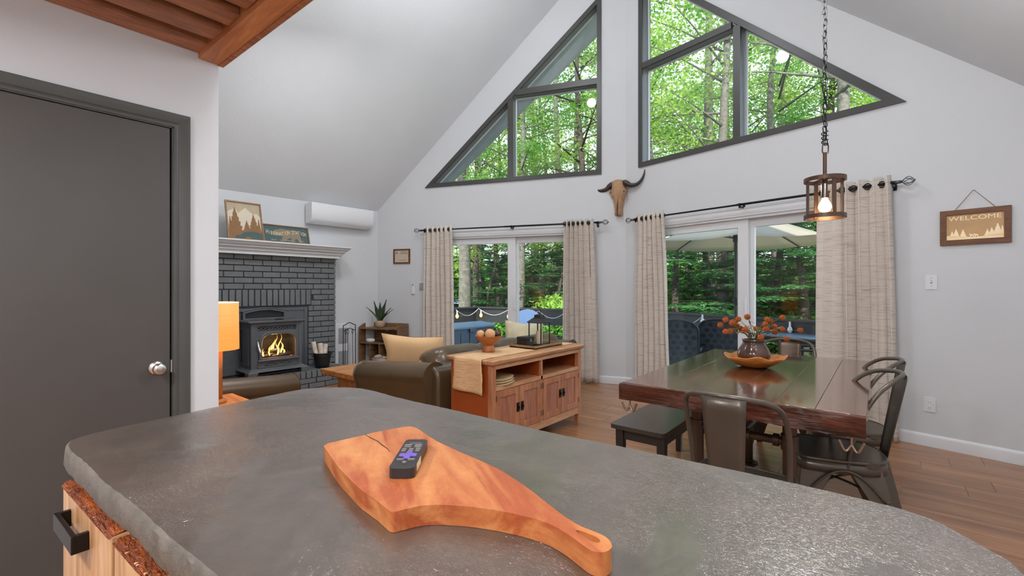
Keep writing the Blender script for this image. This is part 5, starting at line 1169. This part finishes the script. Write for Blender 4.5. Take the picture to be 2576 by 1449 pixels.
# pendant
PD = 2.10; pc = atd(2075, 500, PD); px, py = pc.x, pc.y
pz1, pz0 = atd(2075, 452, PD).z, atd(2075, 545, PD).z
pe = thing('pendant_lamp', 'rustic cylindrical cage pendant lamp glowing above the dining table', 'pendant lamp', (px, py, pz0))
PRr = .080
for nm, z_ in (('top_ring', pz1), ('bottom_ring', pz0)):
    obj(nm, MB().lathe([(PRr-.003, z_-.009), (PRr+.003, z_-.009), (PRr+.003, z_+.009), (PRr-.003, z_+.009), (PRr-.003, z_-.009)], c=(px, py, 0), n=40, caps=False), 'pipe', pe)
for k in range(4): a = k*PI/2+TH-.12; obj('upright', MB().box(-.003, .003, -.008, .008, 0, pz1-pz0, Matrix.Translation((px+(PRr-.006)*math.cos(a), py+(PRr-.006)*math.sin(a), pz0)) @ Matrix.Rotation(a, 4, 'Z')), 'pipe', pe)
for k in range(2): a = k*PI/2+TH-.12; obj('cross_strap', MB().box(-PRr, PRr, -.008, .008, -.003, .003, Matrix.Translation((px, py, pz1+.006)) @ Matrix.Rotation(a, 4, 'Z')), 'pipe', pe)
obj('stem', MB().tube([(px, py, pz1+.0), (px, py, pz1+.125)], .008, 12).tube([(px, py, pz1), (px, py, pz1+.02)], .018, 12), 'pipe', pe)
obj('socket', MB().tube([(px, py, pz1), (px, py, pz1-.06)], .011, 12).tube([(px, py, pz1-.06), (px, py, pz1-.085)], .017, 12), 'pipe', pe)
obj('glass_cylinder', MB().lathe([(.066, pz0+.004), (.066, pz1-.03)], c=(px, py, 0), n=40, caps=False), 'amber', pe, smooth=True)
obj('bulb', MB().lathe([(.010, .0), (.014, -.012), (.024, -.03), (.027, -.045), (.020, -.062), (0, -.07)], c=(px, py, pz1-.083), n=20), 'bulb', pe, smooth=True)
light('pendant_light', 'POINT', (px, py, pz1-.13), 5, (1, .72, .42), .03)
zc = pz1+.125; i = 0; cq = random.Random(2)
def link(z, a, h=.034, w_=.0085, r=.0022, lean=0):
    pts = [(w_*math.cos(t), 0, (h/2-w_)*(1 if math.sin(t) > 0 else -1)+w_*math.sin(t)) for t in [2*PI*j/14+.01 for j in range(14)]]
    m_ = Matrix.Translation((px+cq.uniform(-.002, .002), py+cq.uniform(-.002, .002), z)) @ Matrix.Rotation(a, 4, 'Z') @ Matrix.Rotation(lean, 4, 'Y'); return MB().tube([m_ @ Vector(p) for p in pts], r, 6, closed=True)
obj('chain_link', link(zc+.018, TH, .05, .014, .003), 'pipe', pe); zc += .05
obj('cord_wrap', MB().tube([(px+.013*math.cos(t*.9), py+.013*math.sin(t*.9), zc-.012+t*.0028) for t in [k*.5 for k in range(46)]], .0022, 6), 'black', pe)
while zc < 3.55:
    obj('chain_link', link(zc, TH+(PI/2 if i % 2 else 0)+cq.uniform(-.3, .3), lean=cq.uniform(-.22, .22)), 'black', pe); zc += .0275; i += 1
obj('cord', MB().tube([(px+.004*math.sin(k*1.3), py+.004*math.cos(k*1.1), pz1+.17+k*.05) for k in range(37)], .0018, 6), 'black', pe)
# skull
sk = thing('longhorn_skull', 'tan longhorn skull with dark horns hanging between the upper windows', 'skull', tuple(COR+Vector((0, 0, 2.4))), math.radians(3))
def skz(v): return CZ+(HOR-v)/F*5.80-2.4
SKX = -.075
skp = [(-.02, .255), (.02, .255), (.075, .245), (.10, .225), (.098, .17), (.105, .14), (.125, .11), (.118, .08), (.100, .045), (.082, -.01), (.065, -.07), (.052, -.12), (.050, -.17), (.056, -.205), (.045, -.225), (.018, -.222), (.012, -.19), (.016, -.12), (.005, -.06), (-.005, -.06), (-.016, -.12), (-.012, -.19), (-.018, -.222), (-.045, -.225), (-.056, -.205), (-.050, -.17), (-.052, -.12), (-.065, -.07), (-.082, -.01), (-.100, .045), (-.118, .08), (-.125, .11), (-.105, .14), (-.098, .17), (-.10, .225), (-.075, .245)]
skp = [(x*.82+SKX+.0, z*.98) for x, z in skp]
mb = MB(); m3 = len(skp); cx_ = SKX; vs = []
for k, (sc_, y_) in enumerate(((1, -.02), (1, -.055), (.86, -.085), (.60, -.10))):
    vs += [(cx_+(x-cx_)*sc_, y_-(.03*(1 if z > 0 else .3) if k else 0), z*(.98 if k < 3 else .95)) for x, z in skp]
fs = [(k*m3+i, k*m3+(i+1) % m3, (k+1)*m3+(i+1) % m3, (k+1)*m3+i) for k in range(3) for i in range(m3)]+[tuple(range(3*m3, 4*m3))]
obj('cranium', mb.add(vs, fs), 'bone', sk, local=True, smooth=True)
for s in (-1, 1):
    obj('eye_socket', MB().ball((SKX+s*.080, -.098, .085), .022, 14, 8, (1, .8, .95)), 'bonedark', sk, local=True, smooth=True)
    obj('eye_ridge', MB().tube([(SKX+s*.080+.027*math.cos(t), -.104, .085+.024*math.sin(t)) for t in [2*PI*j/18 for j in range(18)]], .007, 8, closed=True), 'bone', sk, local=True, smooth=True)
obj('nose_cavity', MB().box(SKX-.022, SKX+.022, -.06, -.03, -.20, -.06), 'bonedark', sk, local=True)
for s, tipx, tipz in ((-1, -.30, .245), (1, .33, .33)):
    pts = [(SKX+s*.07, -.075, .205), (SKX+s*.11, -.08, .19), (SKX+s*.17, -.085, .155), (SKX+s*.25, -.09, .155), (SKX+s*.31, -.09, .20), (SKX+s*.345, -.09, .27), (SKX+s*.352, -.085, .33)]
    if s < 0: pts = [(x*1.0, y, z-.012*i*.6) for i, (x, y, z) in enumerate(pts)]
    cc = []
    for j in range(len(pts)-1):
        p0, p1, p2, p3 = [Vector(pts[max(0, min(len(pts)-1, j+k))]) for k in (-1, 0, 1, 2)]
        for k in range(4): t = k/4; cc.append(.5*((2*p1)+(p2-p0)*t+(2*p0-5*p1+4*p2-p3)*t*t+(3*p1-p0-3*p2+p3)*t**3))
    cc.append(Vector(pts[-1])); nn = len(cc)
    hn = obj('horn', MB().tube(cc, [.030*(1-(i/(nn-1))**1.5)+.003 for i in range(nn)], 14), 'horn', sk, local=True, smooth=True)
    obj('horn_collar', MB().tube(cc[1:7], [.034, .037, .037, .036, .036, .033], 14), 'horn', hn, local=True)
# welcome sign, switch, outlet
ws = on_wall('welcome_sign', 'brown framed backlit WELCOME sign hanging from twine on the right wall', 'sign', 'R', 3.187, 1.71)
obj('frame', MB().prism([rect(-.187, .187, -.132, .132), rect(-.152, .152, -.095, .095)], .002, .024, XZ), 'framed', ws, local=True, bevel=.001)
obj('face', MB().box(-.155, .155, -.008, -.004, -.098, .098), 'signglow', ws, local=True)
obj('twine', MB().tube([(-.105, -.014, .130), (-.004, -.010, .275), (.11, -.014, .130)], .0022, 6), 'twine', ws, local=True); obj('nail', MB().tube([(-.004, 0, .272), (-.004, -.02, .274)], .002, 6), 'steel', ws, local=True)
WM = Matrix(((1, 0, 0, 0), (0, 0, -1, 0), (0, 1, 0, 0), (0, 0, 0, 1)))
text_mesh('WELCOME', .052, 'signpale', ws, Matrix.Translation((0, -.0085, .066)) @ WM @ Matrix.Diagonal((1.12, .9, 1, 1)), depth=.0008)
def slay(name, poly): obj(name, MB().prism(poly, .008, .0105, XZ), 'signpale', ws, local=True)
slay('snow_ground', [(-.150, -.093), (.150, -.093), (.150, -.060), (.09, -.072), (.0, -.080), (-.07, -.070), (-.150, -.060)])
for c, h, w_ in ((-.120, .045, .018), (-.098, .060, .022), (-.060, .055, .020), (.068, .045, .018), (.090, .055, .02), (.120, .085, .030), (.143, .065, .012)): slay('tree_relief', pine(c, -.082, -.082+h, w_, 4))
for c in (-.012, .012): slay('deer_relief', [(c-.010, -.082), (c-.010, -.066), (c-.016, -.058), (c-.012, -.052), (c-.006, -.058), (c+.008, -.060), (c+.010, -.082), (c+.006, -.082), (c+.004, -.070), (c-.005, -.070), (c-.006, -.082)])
sw_ = on_wall('light_switch', 'white light switch plate on the right wall', 'switch', 'R', 2.947, 1.297)
obj('plate', MB().prism(rrect(.070, .115, .004), .0005, .006, XZ), 'trimw', sw_, local=True, bevel=.0015); obj('toggle_slot', MB().box(-.006, .006, -.0065, -.006, -.013, .013), 'greyp', sw_, local=True); obj('toggle', MB().box(-.004, .004, -.015, -.006, -.002, .010), 'white', sw_, local=True)
for z_ in (-.03, .03): obj('screw', MB().ball((0, -.006, z_), .003, 8, 4), 'greyp', sw_, local=True)
ou = on_wall('wall_outlet', 'white double power outlet low on the right wall', 'outlet', 'R', 2.937, .33)
obj('plate', MB().prism(rrect(.072, .116, .004), .0005, .006, XZ), 'trimw', ou, local=True, bevel=.0015)
for z_ in (-.022, .022):
    so_ = obj('socket', MB().prism([(x, z+z_) for x, z in rrect(.034, .028, .012)], .006, .008, XZ), 'white', ou, local=True)
    obj('slot', MB().box(-.008, -.006, -.0085, -.008, z_-.004, z_+.006).box(.006, .008, -.0085, -.008, z_-.004, z_+.006).box(-.002, .002, -.0085, -.008, z_-.011, z_-.007), 'irond', so_, local=True)

# ================================================================== outside
DZ = -.20; RZ = .75; GZ = -.9
rp = [Vector((-8.46, 4.6, 0)), Vector((-8.46, 8.85, 0)), Vector((-3.5, 9.50, 0)), Vector((2.4, 7.05, 0))]
fo = [tuple(p[:2]) for p in rp]+[(2.4, 4.3), tuple((RC+nR*.17)[:2]), tuple((COR+DF*.2)[:2]), tuple((LC+nL*.17)[:2]), (-8.46, 4.0)]
dk = struct('floor_deck', MB().prism(fo, DZ-.10, DZ-.026), 'rail')
yy = 3.6; k = 0
while yy < 9.6:
    x0, x1 = -8.5, 2.4; poly = [(x0, yy), (x1, yy), (x1, yy+.134), (x0, yy+.134)]
    for i in range(3):
        a, b = rp[i+1], rp[i]; poly = clip(poly, (b.x, b.y), (a.x, a.y)) if False else clip(poly, (a.x, a.y), (b.x, b.y))
    for a, b in (((COR+DF*.2), (LC+nL*.17)),):
        pass
    if len(poly) > 2:
        for lo_, hi_ in ((-8.6, -2.6), (-2.6, 2.5)):
            pp = clip(clip(poly, (hi_, 0), (hi_, 1)), (lo_, 1), (lo_, 0))
            w_ = 'L' if hi_ < 0 else 'R'; t_, n_ = wall_ax(w_); p0 = COR+n_*.17
            pp = clip(pp, tuple((p0+t_*-5)[:2]), tuple((p0+t_*5)[:2])) if pp else pp
            if len(pp) > 2: obj('deck_board', MB().prism(pp, DZ-.026, DZ), 'deck', dk)
    yy += .14
rl = thing('deck_railing', 'dark painted deck railing of wide horizontal boards around the deck', 'railing', tuple(rp[2][:2])+(DZ,))
for a, b in zip(rp, rp[1:]):
    d = (b-a).normalized(); n = Vector((-d.y, d.x, 0)); m_ = Matrix(((d.x, n.x, 0, a.x), (d.y, n.y, 0, a.y), (0, 0, 1, 0), (0, 0, 0, 1))); L_ = (b-a).length
    obj('cap_rail', MB().box(0, L_, -.07, .07, RZ-.035, RZ, m_), 'rail', rl)
    for z0_, z1_ in ((RZ-.22, RZ-.04), (RZ-.40, RZ-.225), (DZ+.10, DZ+.20)): obj('rail_board', MB().box(0, L_, -.015, .012, z0_, z1_, m_), 'rail', rl)
    k = max(1, round(L_/1.7))
    for i in range(k): obj('post', MB().box(L_*i/k-.045, L_*i/k+.045, .012, .10, DZ, RZ-.035, m_), 'rail', rl)
# string light
def string_light(label, pts, bulbs, lit=True):
    e = thing('string_light', label, 'string light', pts[0]); cu = []
    for a, b in zip(pts, pts[1:]):
        a, b = Vector(a), Vector(b)
        for i in range(12): t = i/12; cu.append(a.lerp(b, t)+Vector((0, 0, -.16*math.sin(PI*t))))
    cu.append(Vector(pts[-1])); obj('cable', MB().tube(cu, .0055, 6), 'acw', e, smooth=True)
    for p in bulbs:
        p = Vector(p); s_ = obj('socket', MB().tube([p+Vector((0, 0, .07)), p], .016, 8), 'acw', e)
        obj('bulb', MB().lathe([(.012, 0), (.034, -.04), (.038, -.07), (.024, -.10), (0, -.115)], c=tuple(p), n=14), 'sbulb' if lit else 'white', s_, smooth=True)
SA = [atd(1147, 779, 10.6), atd(1204, 776, 11.6), atd(1282, 777, 11.0), atd(1355, 782, 10.6), atd(1425, 784, 10.2)]
string_light('string of glowing orange bulbs along the railing outside the left patio door', SA, [atd(1150, 789, 10.6), atd(1210, 787, 11.5), atd(1279, 790, 11.0)])
SB = [atd(1675, 800, 8.9), atd(1765, 798, 8.3), atd(1852, 806, 7.8), atd(1986, 812, 7.4), atd(2060, 820, 7.0)]
string_light('string of clear unlit bulbs along the railing outside the right patio door', SB, [atd(1767, 801, 8.25), atd(1987, 820, 7.3)], False)
# storage box
sb = thing('storage_box', 'blue-grey resin deck storage box outside the left patio door', 'storage box', (-6.6, 6.35, DZ))
obj('body', MB().taper((-6.57, 6.35), .36, .62, .38, .65, DZ, .46), 'box', sb, bevel=.01)
for k in range(5): obj('rib', MB().box(-6.19, -6.178, 5.82+k*.24, 5.86+k*.24, DZ+.04, .40), 'box', sb, bevel=.003)
obj('lid', MB().prism([(-6.98, .46), (-6.16, .46), (-6.16, .50), (-6.2, .52), (-6.57, .56), (-6.94, .52), (-6.98, .50)], -7.03, -5.67, XZ), 'boxl', sb, bevel=.008)
obj('latch', MB().box(-6.165, -6.145, 6.27, 6.43, .40, .47), 'box', sb, bevel=.004)
# pale adirondack style chair
ac_ = thing('garden_chair', 'pale blue-white rounded back chair on the deck behind the lantern', 'chair', tuple(atd(1325, 724.5, 9.0)[:2])+(DZ,), math.radians(215))
bp_ = [(-.27, .30), (.27, .30), (.30, .80), (.24, .95), (.12, 1.02), (0, 1.045), (-.12, 1.02), (-.24, .95), (-.30, .80)]
bm_ = Matrix.Translation((0, -.12, 0)) @ Matrix.Rotation(math.radians(14), 4, 'X')
obj('backrest', MB().prism(bp_, -.012, .012, bm_ @ XZ), 'whitechair', ac_, local=True, bevel=.006)
obj('seat', MB().box(-.27, .27, -.22, .38, .33, .355), 'whitechair', ac_, local=True, bevel=.006)
for s in (-1, 1):
    obj('armrest', MB().box(s*.31-.05, s*.31+.05, -.30, .38, .54, .56), 'patio', ac_, local=True, bevel=.01)
    for y_ in (-.25, .33): obj('leg', MB().box(s*.30-.02, s*.30+.02, y_-.03, y_+.03, 0, .54), 'patio', ac_, local=True)
sd_ = thing('side_table', 'small black square side table outside the left patio door', 'table', tuple(atd(1408, 724.5, 8.3)[:2])+(DZ,), math.radians(20))
obj('top', MB().box(-.24, .24, -.24, .24, .50, .53), 'patio', sd_, local=True, bevel=.01)
for a in (-.2, .2):
    for b in (-.2, .2): obj('leg', MB().box(a-.015, a+.015, b-.015, b+.015, 0, .50), 'patio', sd_, local=True)
# patio set
def patio_chair(label, cushion=False):
    e = thing('patio_chair', label, 'chair')
    bpl = [(-.25, .42), (.25, .42), (.265, .85), (.25, .96), (.17, 1.02), (0, 1.05), (-.17, 1.02), (-.25, .96), (-.265, .85)]
    m_ = Matrix.Translation((0, -.16, 0)) @ Matrix.Rotation(math.radians(11), 4, 'X')
    obj('back_frame', MB().tube([m_ @ Vector((x, 0, z)) for x, z in smooth_poly(bpl, 1)], .017, 8, closed=True), 'patio', e, local=True, smooth=True)
    b = obj('back_sling', MB().prism(inset(bpl, .015), -.003, .003, m_ @ XZ), 'weave', e, local=True)
    pm_ = MB()
    for r_ in range(7):
        for c_ in range(5):
            x = -.20+c_*.10+(.05 if r_ % 2 else 0); z = .50+r_*.078
            if abs(x) < .23: pm_.add(*(lambda q_: (q_.v, q_.f))(MB().prism([(x+.034*math.cos(t), z+.030*math.sin(t)) for t in [2*PI*j/8 for j in range(8)]], .003, .007)), m_ @ XZ)
    obj('oval_pattern', pm_, 'patio', b, local=True, kind='stuff')
    obj('seat', MB().box(-.25, .25, -.24, .27, .40, .425), 'weave' if not cushion else 'whitechair', e, local=True, bevel=.01)
    for s in (-1, 1):
        obj('armrest', MB().tube([(s*.275, -.30, .62), (s*.29, -.1, .645), (s*.29, .15, .64), (s*.285, .27, .60), (s*.28, .29, .52)], .018, 8), 'patio', e, local=True, smooth=True)
        for y0, y1 in ((-.22, -.30), (.24, .30)): obj('leg', MB().tube([(s*.26, y0, .62 if y0 < 0 else .55), (s*.27, y1, 0)], .014, 8), 'patio', e, local=True)
    return e
p_ = atd(1712, 724.5, 6.35); pch = patio_chair('patio chair with oval patterned back, nearest the left edge of the right patio door'); pch.location = (p_.x, p_.y, DZ); pch.rotation_euler = (0, 0, math.radians(12))
p_ = atd(1822, 724.5, 6.45); dup(pch, (p_.x, p_.y, DZ), math.radians(2), 'patio chair with oval patterned back, directly in front of the umbrella pole')
p_ = atd(2035, 724.5, 6.1); pc3 = dup(pch, (p_.x, p_.y, DZ), math.radians(100), 'patio chair beside the widest curtain, seen past the metal chair')
UC = wxy(3.95, 8.03); UA = math.radians(-22)
pt = thing('patio_table', 'long dark patio table under the umbrella', 'table', (UC[0]+.45, UC[1]-.2, DZ), UA)
obj('tabletop', MB().prism(rrect(2.0, 1.0, .12), .70, .725), 'boxl', pt, local=True, bevel=.005); obj('frame', MB().tube([(x, y, .70) for x, y in rrect(1.99, .99, .12)], .018, 8, closed=True), 'patio', pt, local=True)
for a in (-.85, .85):
    for b in (-.38, .38): obj('leg', MB().tube([(a, b, .69), (a*1.03, b*1.05, 0)], .02, 8), 'patio', pt, local=True)
um = thing('patio_umbrella', 'large cream patio umbrella with dark pole and ribs over the deck', 'umbrella', (UC[0], UC[1], DZ))
obj('pole', MB().tube([(UC[0], UC[1], DZ), (UC[0], UC[1], 2.50)], .024, 12), 'patio', um); obj('base', MB().lathe([(0, 0), (.24, 0), (.22, .05), (.04, .07), (.04, .2), (0, .2)], c=(UC[0], UC[1], DZ), n=24), 'patio', um)
obj('crank', MB().box(UC[0]-.035, UC[0]+.035, UC[1]-.05, UC[1]+.03, .95, 1.08), 'patio', um, bevel=.01)
UR, UZr, UZa = 1.55, 2.03, 2.53; um_n = 8; ph0 = math.radians(14)
tips = [Vector((UC[0]+UR*math.cos(ph0+2*PI*i/um_n), UC[1]+UR*math.sin(ph0+2*PI*i/um_n), UZr)) for i in range(um_n)]; ap_ = Vector((UC[0], UC[1], UZa))
for i in range(um_n):
    a, b = tips[i], tips[(i+1) % um_n]
    def cf(u, v, a=a, b=b): 
        e = a.lerp(b, u); e = e+(Vector((UC[0], UC[1], e.z))-e)*.04*math.sin(PI*u); p = ap_.lerp(e, v); p.z += .05*math.sin(PI*v)*1.0-.03*math.sin(PI*u)*v; return p
    obj('canopy_panel', MB().grid(cf, 6, 8), 'canopy', um, smooth=True, solid=.003)
    r_ = obj('rib', MB().tube([ap_.lerp(a, t)+Vector((0, 0, .05*math.sin(PI*t)-.014)) for t in [i_/8 for i_ in range(9)]], .009, 6), 'patio', um)
    mid_ = ap_.lerp(a, .52); obj('strut', MB().tube([(UC[0], UC[1], 2.12), mid_+Vector((0, 0, .03))], .008, 6), 'patio', r_)
obj('hub', MB().tube([(UC[0], UC[1], 2.06), (UC[0], UC[1], 2.18)], .05, 12), 'patio', um)

# ---- ground, drive, woods
gm = MB(); gq = random.Random(9)
gm.grid(lambda u, v: (-110+190*u, 9.7-(9.7-3)*0+v*150-4, GZ+(.25*math.sin(u*40)*math.sin(v*31) if v > .05 else 0)), 60, 50)
struct('ground', gm, 'ground', smooth=True)
t0 = atd(1250, 724.5, 50); dvx = Vector((RT[0], RT[1], 0)); dvy = Vector((FW[0], FW[1], 0)); o_ = Vector((0, 0, GZ+.45))
struct('ground_drive', MB().add([o_+dvx*a+dvy*b for a, b in ((-30, 52), (14, 47), (14, 62), (-30, 72))], [(0, 1, 2, 3)]), 'road')
def leafcloud(name, n, centres, rads, size, aspect, flat, seed, droop=0):
    g = np.random.default_rng(seed); c = np.array(centres); r = np.array(rads); w = (r[:, 0]*r[:, 1])**1.0; ix = g.choice(len(c), n, p=w/w.sum())
    d = g.normal(size=(n, 3)); d /= np.linalg.norm(d, axis=1)[:, None]; rad = g.random(n)**.45
    pos = c[ix]+d*rad[:, None]*np.stack([r[ix, 0], r[ix, 0], r[ix, 1]], 1)
    yaw = g.random(n)*2*PI; tilt = g.normal(0, flat, n)+droop; roll = g.normal(0, flat, n); s = size*g.uniform(.6, 1.4, n)
    ax = np.stack([np.cos(yaw)*np.cos(tilt), np.sin(yaw)*np.cos(tilt), -np.sin(tilt)], 1); sd = np.stack([-np.sin(yaw)*np.cos(roll), np.cos(yaw)*np.cos(roll), np.sin(roll)], 1)
    L = s[:, None]; Wd = (s*aspect)[:, None]
    v = np.stack([pos, pos+ax*L*.45+sd*Wd*.5, pos+ax*L, pos+ax*L*.45-sd*Wd*.5], 1).reshape(-1, 3)
    me = bpy.data.meshes.new(name); me.vertices.add(4*n); me.vertices.foreach_set('co', v.ravel()); me.loops.add(4*n); me.loops.foreach_set('vertex_index', np.arange(4*n)); me.polygons.add(n)
    me.polygons.foreach_set('loop_start', np.arange(n)*4); me.polygons.foreach_set('loop_total', np.full(n, 4)); me.update(calc_edges=True); me.validate(); return me
def branches_maple(h, seed):
    q = random.Random(seed); bs = []
    for i in range(22):
        z = h*(.24+.74*i/22); a = q.uniform(0, 2*PI); L = (1.2+2.6*math.sin(PI*min(1, .12+i/24)))*q.uniform(.7, 1.15); bs.append((z, a, L, z+L*q.uniform(.15, .45)))
    return bs
def tree_meshes(kind, h, rb, seed):
    q = random.Random(seed); tk = MB(); k = 12; ph = q.uniform(0, 6)
    axp = [Vector((.18*math.sin(i*.7+ph)*(i/k), .18*math.cos(i*.5+ph)*(i/k), h*i/k*.96)) for i in range(k+1)]
    tk.tube(axp, [rb*(1.25 if i == 0 else 1)*(1-.8*i/k)+.01 for i in range(k+1)], 10)
    cs, rs = [], []
    if kind == 'maple':
        for z, a, L, z2 in branches_maple(h, seed):
            b = axp[0].lerp(axp[-1], z/(h*.96)) if z < h*.96 else axp[-1]; e = Vector((L*math.cos(a), L*math.sin(a), z2)); tk.tube([b, b.lerp(e, .5)+Vector((0, 0, .1)), e], [rb*.22, rb*.13, .01], 5)
            for t in (.55, .8, 1.0): p = b.lerp(e, t); cs.append((p.x+q.uniform(-.3, .3), p.y+q.uniform(-.3, .3), p.z+q.uniform(0, .4))); rs.append((.75+.35*t, .38))
        fm = leafcloud('foliage', 9000, cs, rs, .105, .85, .5, seed, .15)
    elif kind == 'hemlock':
        for i in range(46):
            z = h*(.06+.92*i/46); a = q.uniform(0, 2*PI); L = (2.9*(1-.75*i/46))*q.uniform(.6, 1.1); b = Vector((0, 0, z)); e = Vector((L*math.cos(a), L*math.sin(a), z+.1*L-.12*L*L*.5)); tk.tube([b, b.lerp(e, .5)+Vector((0, 0, .15)), e], [.03, .018, .006], 4)
            for t in (.3, .55, .8, 1): p = b.lerp(e, t); cs.append((p.x, p.y, p.z-.02)); rs.append((.46*L/2.2+.15, .11))
        fm = leafcloud('foliage', 13000, cs, rs, .19, .30, .22, seed, .25)
    else:
        for i in range(26): a = q.uniform(0, 2*PI); r_ = q.uniform(0, h*.5); cs.append((r_*math.cos(a), r_*math.sin(a), q.uniform(.15, h))); rs.append((h*.28, h*.18))
        fm = leafcloud('foliage', 3200, cs, rs, .11, .6, .6, seed, .1)
    return tk, fm
def make_tree(kind, h, rb, seed, bark, leaf, label, cat='tree', group=None, loc=(0, 0), lean=0):
    tk, fm = tree_meshes(kind, h, rb, seed); e = thing({'maple': 'maple_tree', 'hemlock': 'hemlock_tree', 'bush': 'bush'}[kind], label, cat, (loc[0], loc[1], GZ), seed*1.3, group)
    if kind == 'bush': tk = MB().tube([(0, 0, 0), (0, 0, h*.7)], [.03, .01], 5)
    obj('trunk', tk, bark, e, local=True, smooth=True); fm.materials.append(M[leaf]); f = bpy.data.objects.new('foliage', fm); C.objects.link(f); f.parent = e; f['kind'] = 'stuff'; return e
def place(o, u, d, sc, rz, label=None, group=None, first=False):
    x, y = atd(u, 724.5, d)[:2]
    r = o if first else dup(o)
    r.location = (x, y, GZ); r.rotation_euler = (0, 0, rz); r.scale = sc if hasattr(sc, '__len__') else (sc, sc, sc)
    if label: r['label'] = label
    if group: r['group'] = group
    elif 'group' in r: del r['group']
    return r
G1 = 'leafy trees in the woods beyond the deck'; G2 = 'dark hemlocks behind the deck railing'; G3 = 'low bushes behind the railing'
TM_ = [make_tree('maple', 15, .21, s, b_, l_, 'bright leafy tree in the woods seen through the upper windows', group=G1) for s, b_, l_ in ((1, 'bark', 'maple'), (2, 'bark', 'mapled'), (3, 'barkd', 'maple'), (4, 'bark', 'maple'))]
HM = [make_tree('hemlock', 10, .15, s, 'barkd', 'hem', 'dark hemlock branches behind the deck railing', group=G2) for s in (5, 6)]
BM_ = [make_tree('bush', 1.3, .02, s, 'barkd', l_, 'low green bush behind the deck railing', 'bush', G3) for s, l_ in ((7, 'mapled'), (8, 'maple'))]
tq = random.Random(21)
# trees one can point at
place(TM_[0], 1168, 15.5, 1.05, .4, 'thick grey tree trunk at the left edge of the left patio door', first=True)
place(TM_[1], 1312, 16.5, .78, 2.0, 'grey tree trunk just right of the left patio door mullion', first=True)
place(TM_[2], 1197, 21, .8, 1.2, 'slim brown trunk right of the thick grey one', first=True)
place(TM_[1], 1366, 25, .9, 3.0, 'left one of the two tall trunks in the upper left window')
place(TM_[3], 1402, 22, 1.05, 4.1, 'right one of the two tall trunks in the upper left window', first=True)
place(TM_[3], 1820, 14.5, .95, 5.0, 'dark trunk behind the umbrella pole rising through the upper right window')
place(TM_[0], 2110, 13.5, 1.1, 2.2, 'mottled grey trunk at the right tip of the upper right window')
place(TM_[2], 1250, 24, .8, .3, 'dark trunk left of the left patio door mullion')
HMs = [(1560, 17, 1.1), (1700, 14.5, 1.0), (1780, 18, 1.15), (1880, 13.5, .9), (1960, 15.5, 1.05), (2020, 12.5, .95), (2110, 14, 1), (1440, 19, 1.1), (1235, 17, .75), (1385, 18, .8), (1262, 21, .8), (1335, 20, .8), (1410, 16, .75), (1215, 26, 1.0), (1290, 28, 1.0), (1640, 21, 1.2), (1905, 20, 1.2), (2060, 19, 1.2), (2200, 13, 1.0), (1345, 27, .7), (1500, 24, 1.2), (1740, 24, 1.25), (1130, 24, 1), (1830, 27, 1.2), (1990, 26, 1.3)]
for i, (u, d, s) in enumerate(HMs): place(HM[i % 2], u, d, (s, s, s*.48), tq.uniform(0, 6), group=G2, first=i < 2)
ms = []
for d, us in ((19, range(1100, 2500, 170)), (25, range(1060, 2400, 130)), (34, range(1040, 2300, 150)), (46, range(1030, 2250, 140))):
    for u in us:
        ms.append((u+tq.uniform(-35, 35), d*tq.uniform(.93, 1.08)))
for i, (u, d) in enumerate(ms):
    if d < 30 and 1150 < u < 1420 : continue
    s = tq.uniform(.85, 1.25)*(1 if d < 30 else 1.2); place(TM_[i % 4], u, d, (s, s, s*tq.uniform(.9, 1.15)), tq.uniform(0, 6), group=G1, label='bright leafy tree in the woods seen through the upper windows')
FL = [(u, d, (5.5, 5.5, 5.0)) for d in (78, 92) for u in range(1090, 2150, 70)] + [(u, 40+7*(k % 3), (2.6, 2.6, 2.4)) for k, u in enumerate(range(1440, 2150, 75))]
for i, (u, d, s) in enumerate(FL): place(BM_[i % 2], u, d, s, i*1.7, 'rounded leafy thicket far back in the woods', 'leafy thickets far back in the woods')
for i, (u, d, s) in enumerate([(1265, 15, 1), (1330, 14, .9), (1395, 13.5, 1.2), (1415, 14, 1.3), (1180, 18, .8), (1690, 16, 1.4), (1750, 15, 1.2), (1940, 14, 1.4), (2030, 13, 1.2), (1870, 17, 1.5), (1240, 32, 1.5), (1300, 34, 1.6), (1380, 30, 1.6)]):
    place(BM_[i % 2], u, d, s, tq.uniform(0, 6), group=G3, first=i < 2)
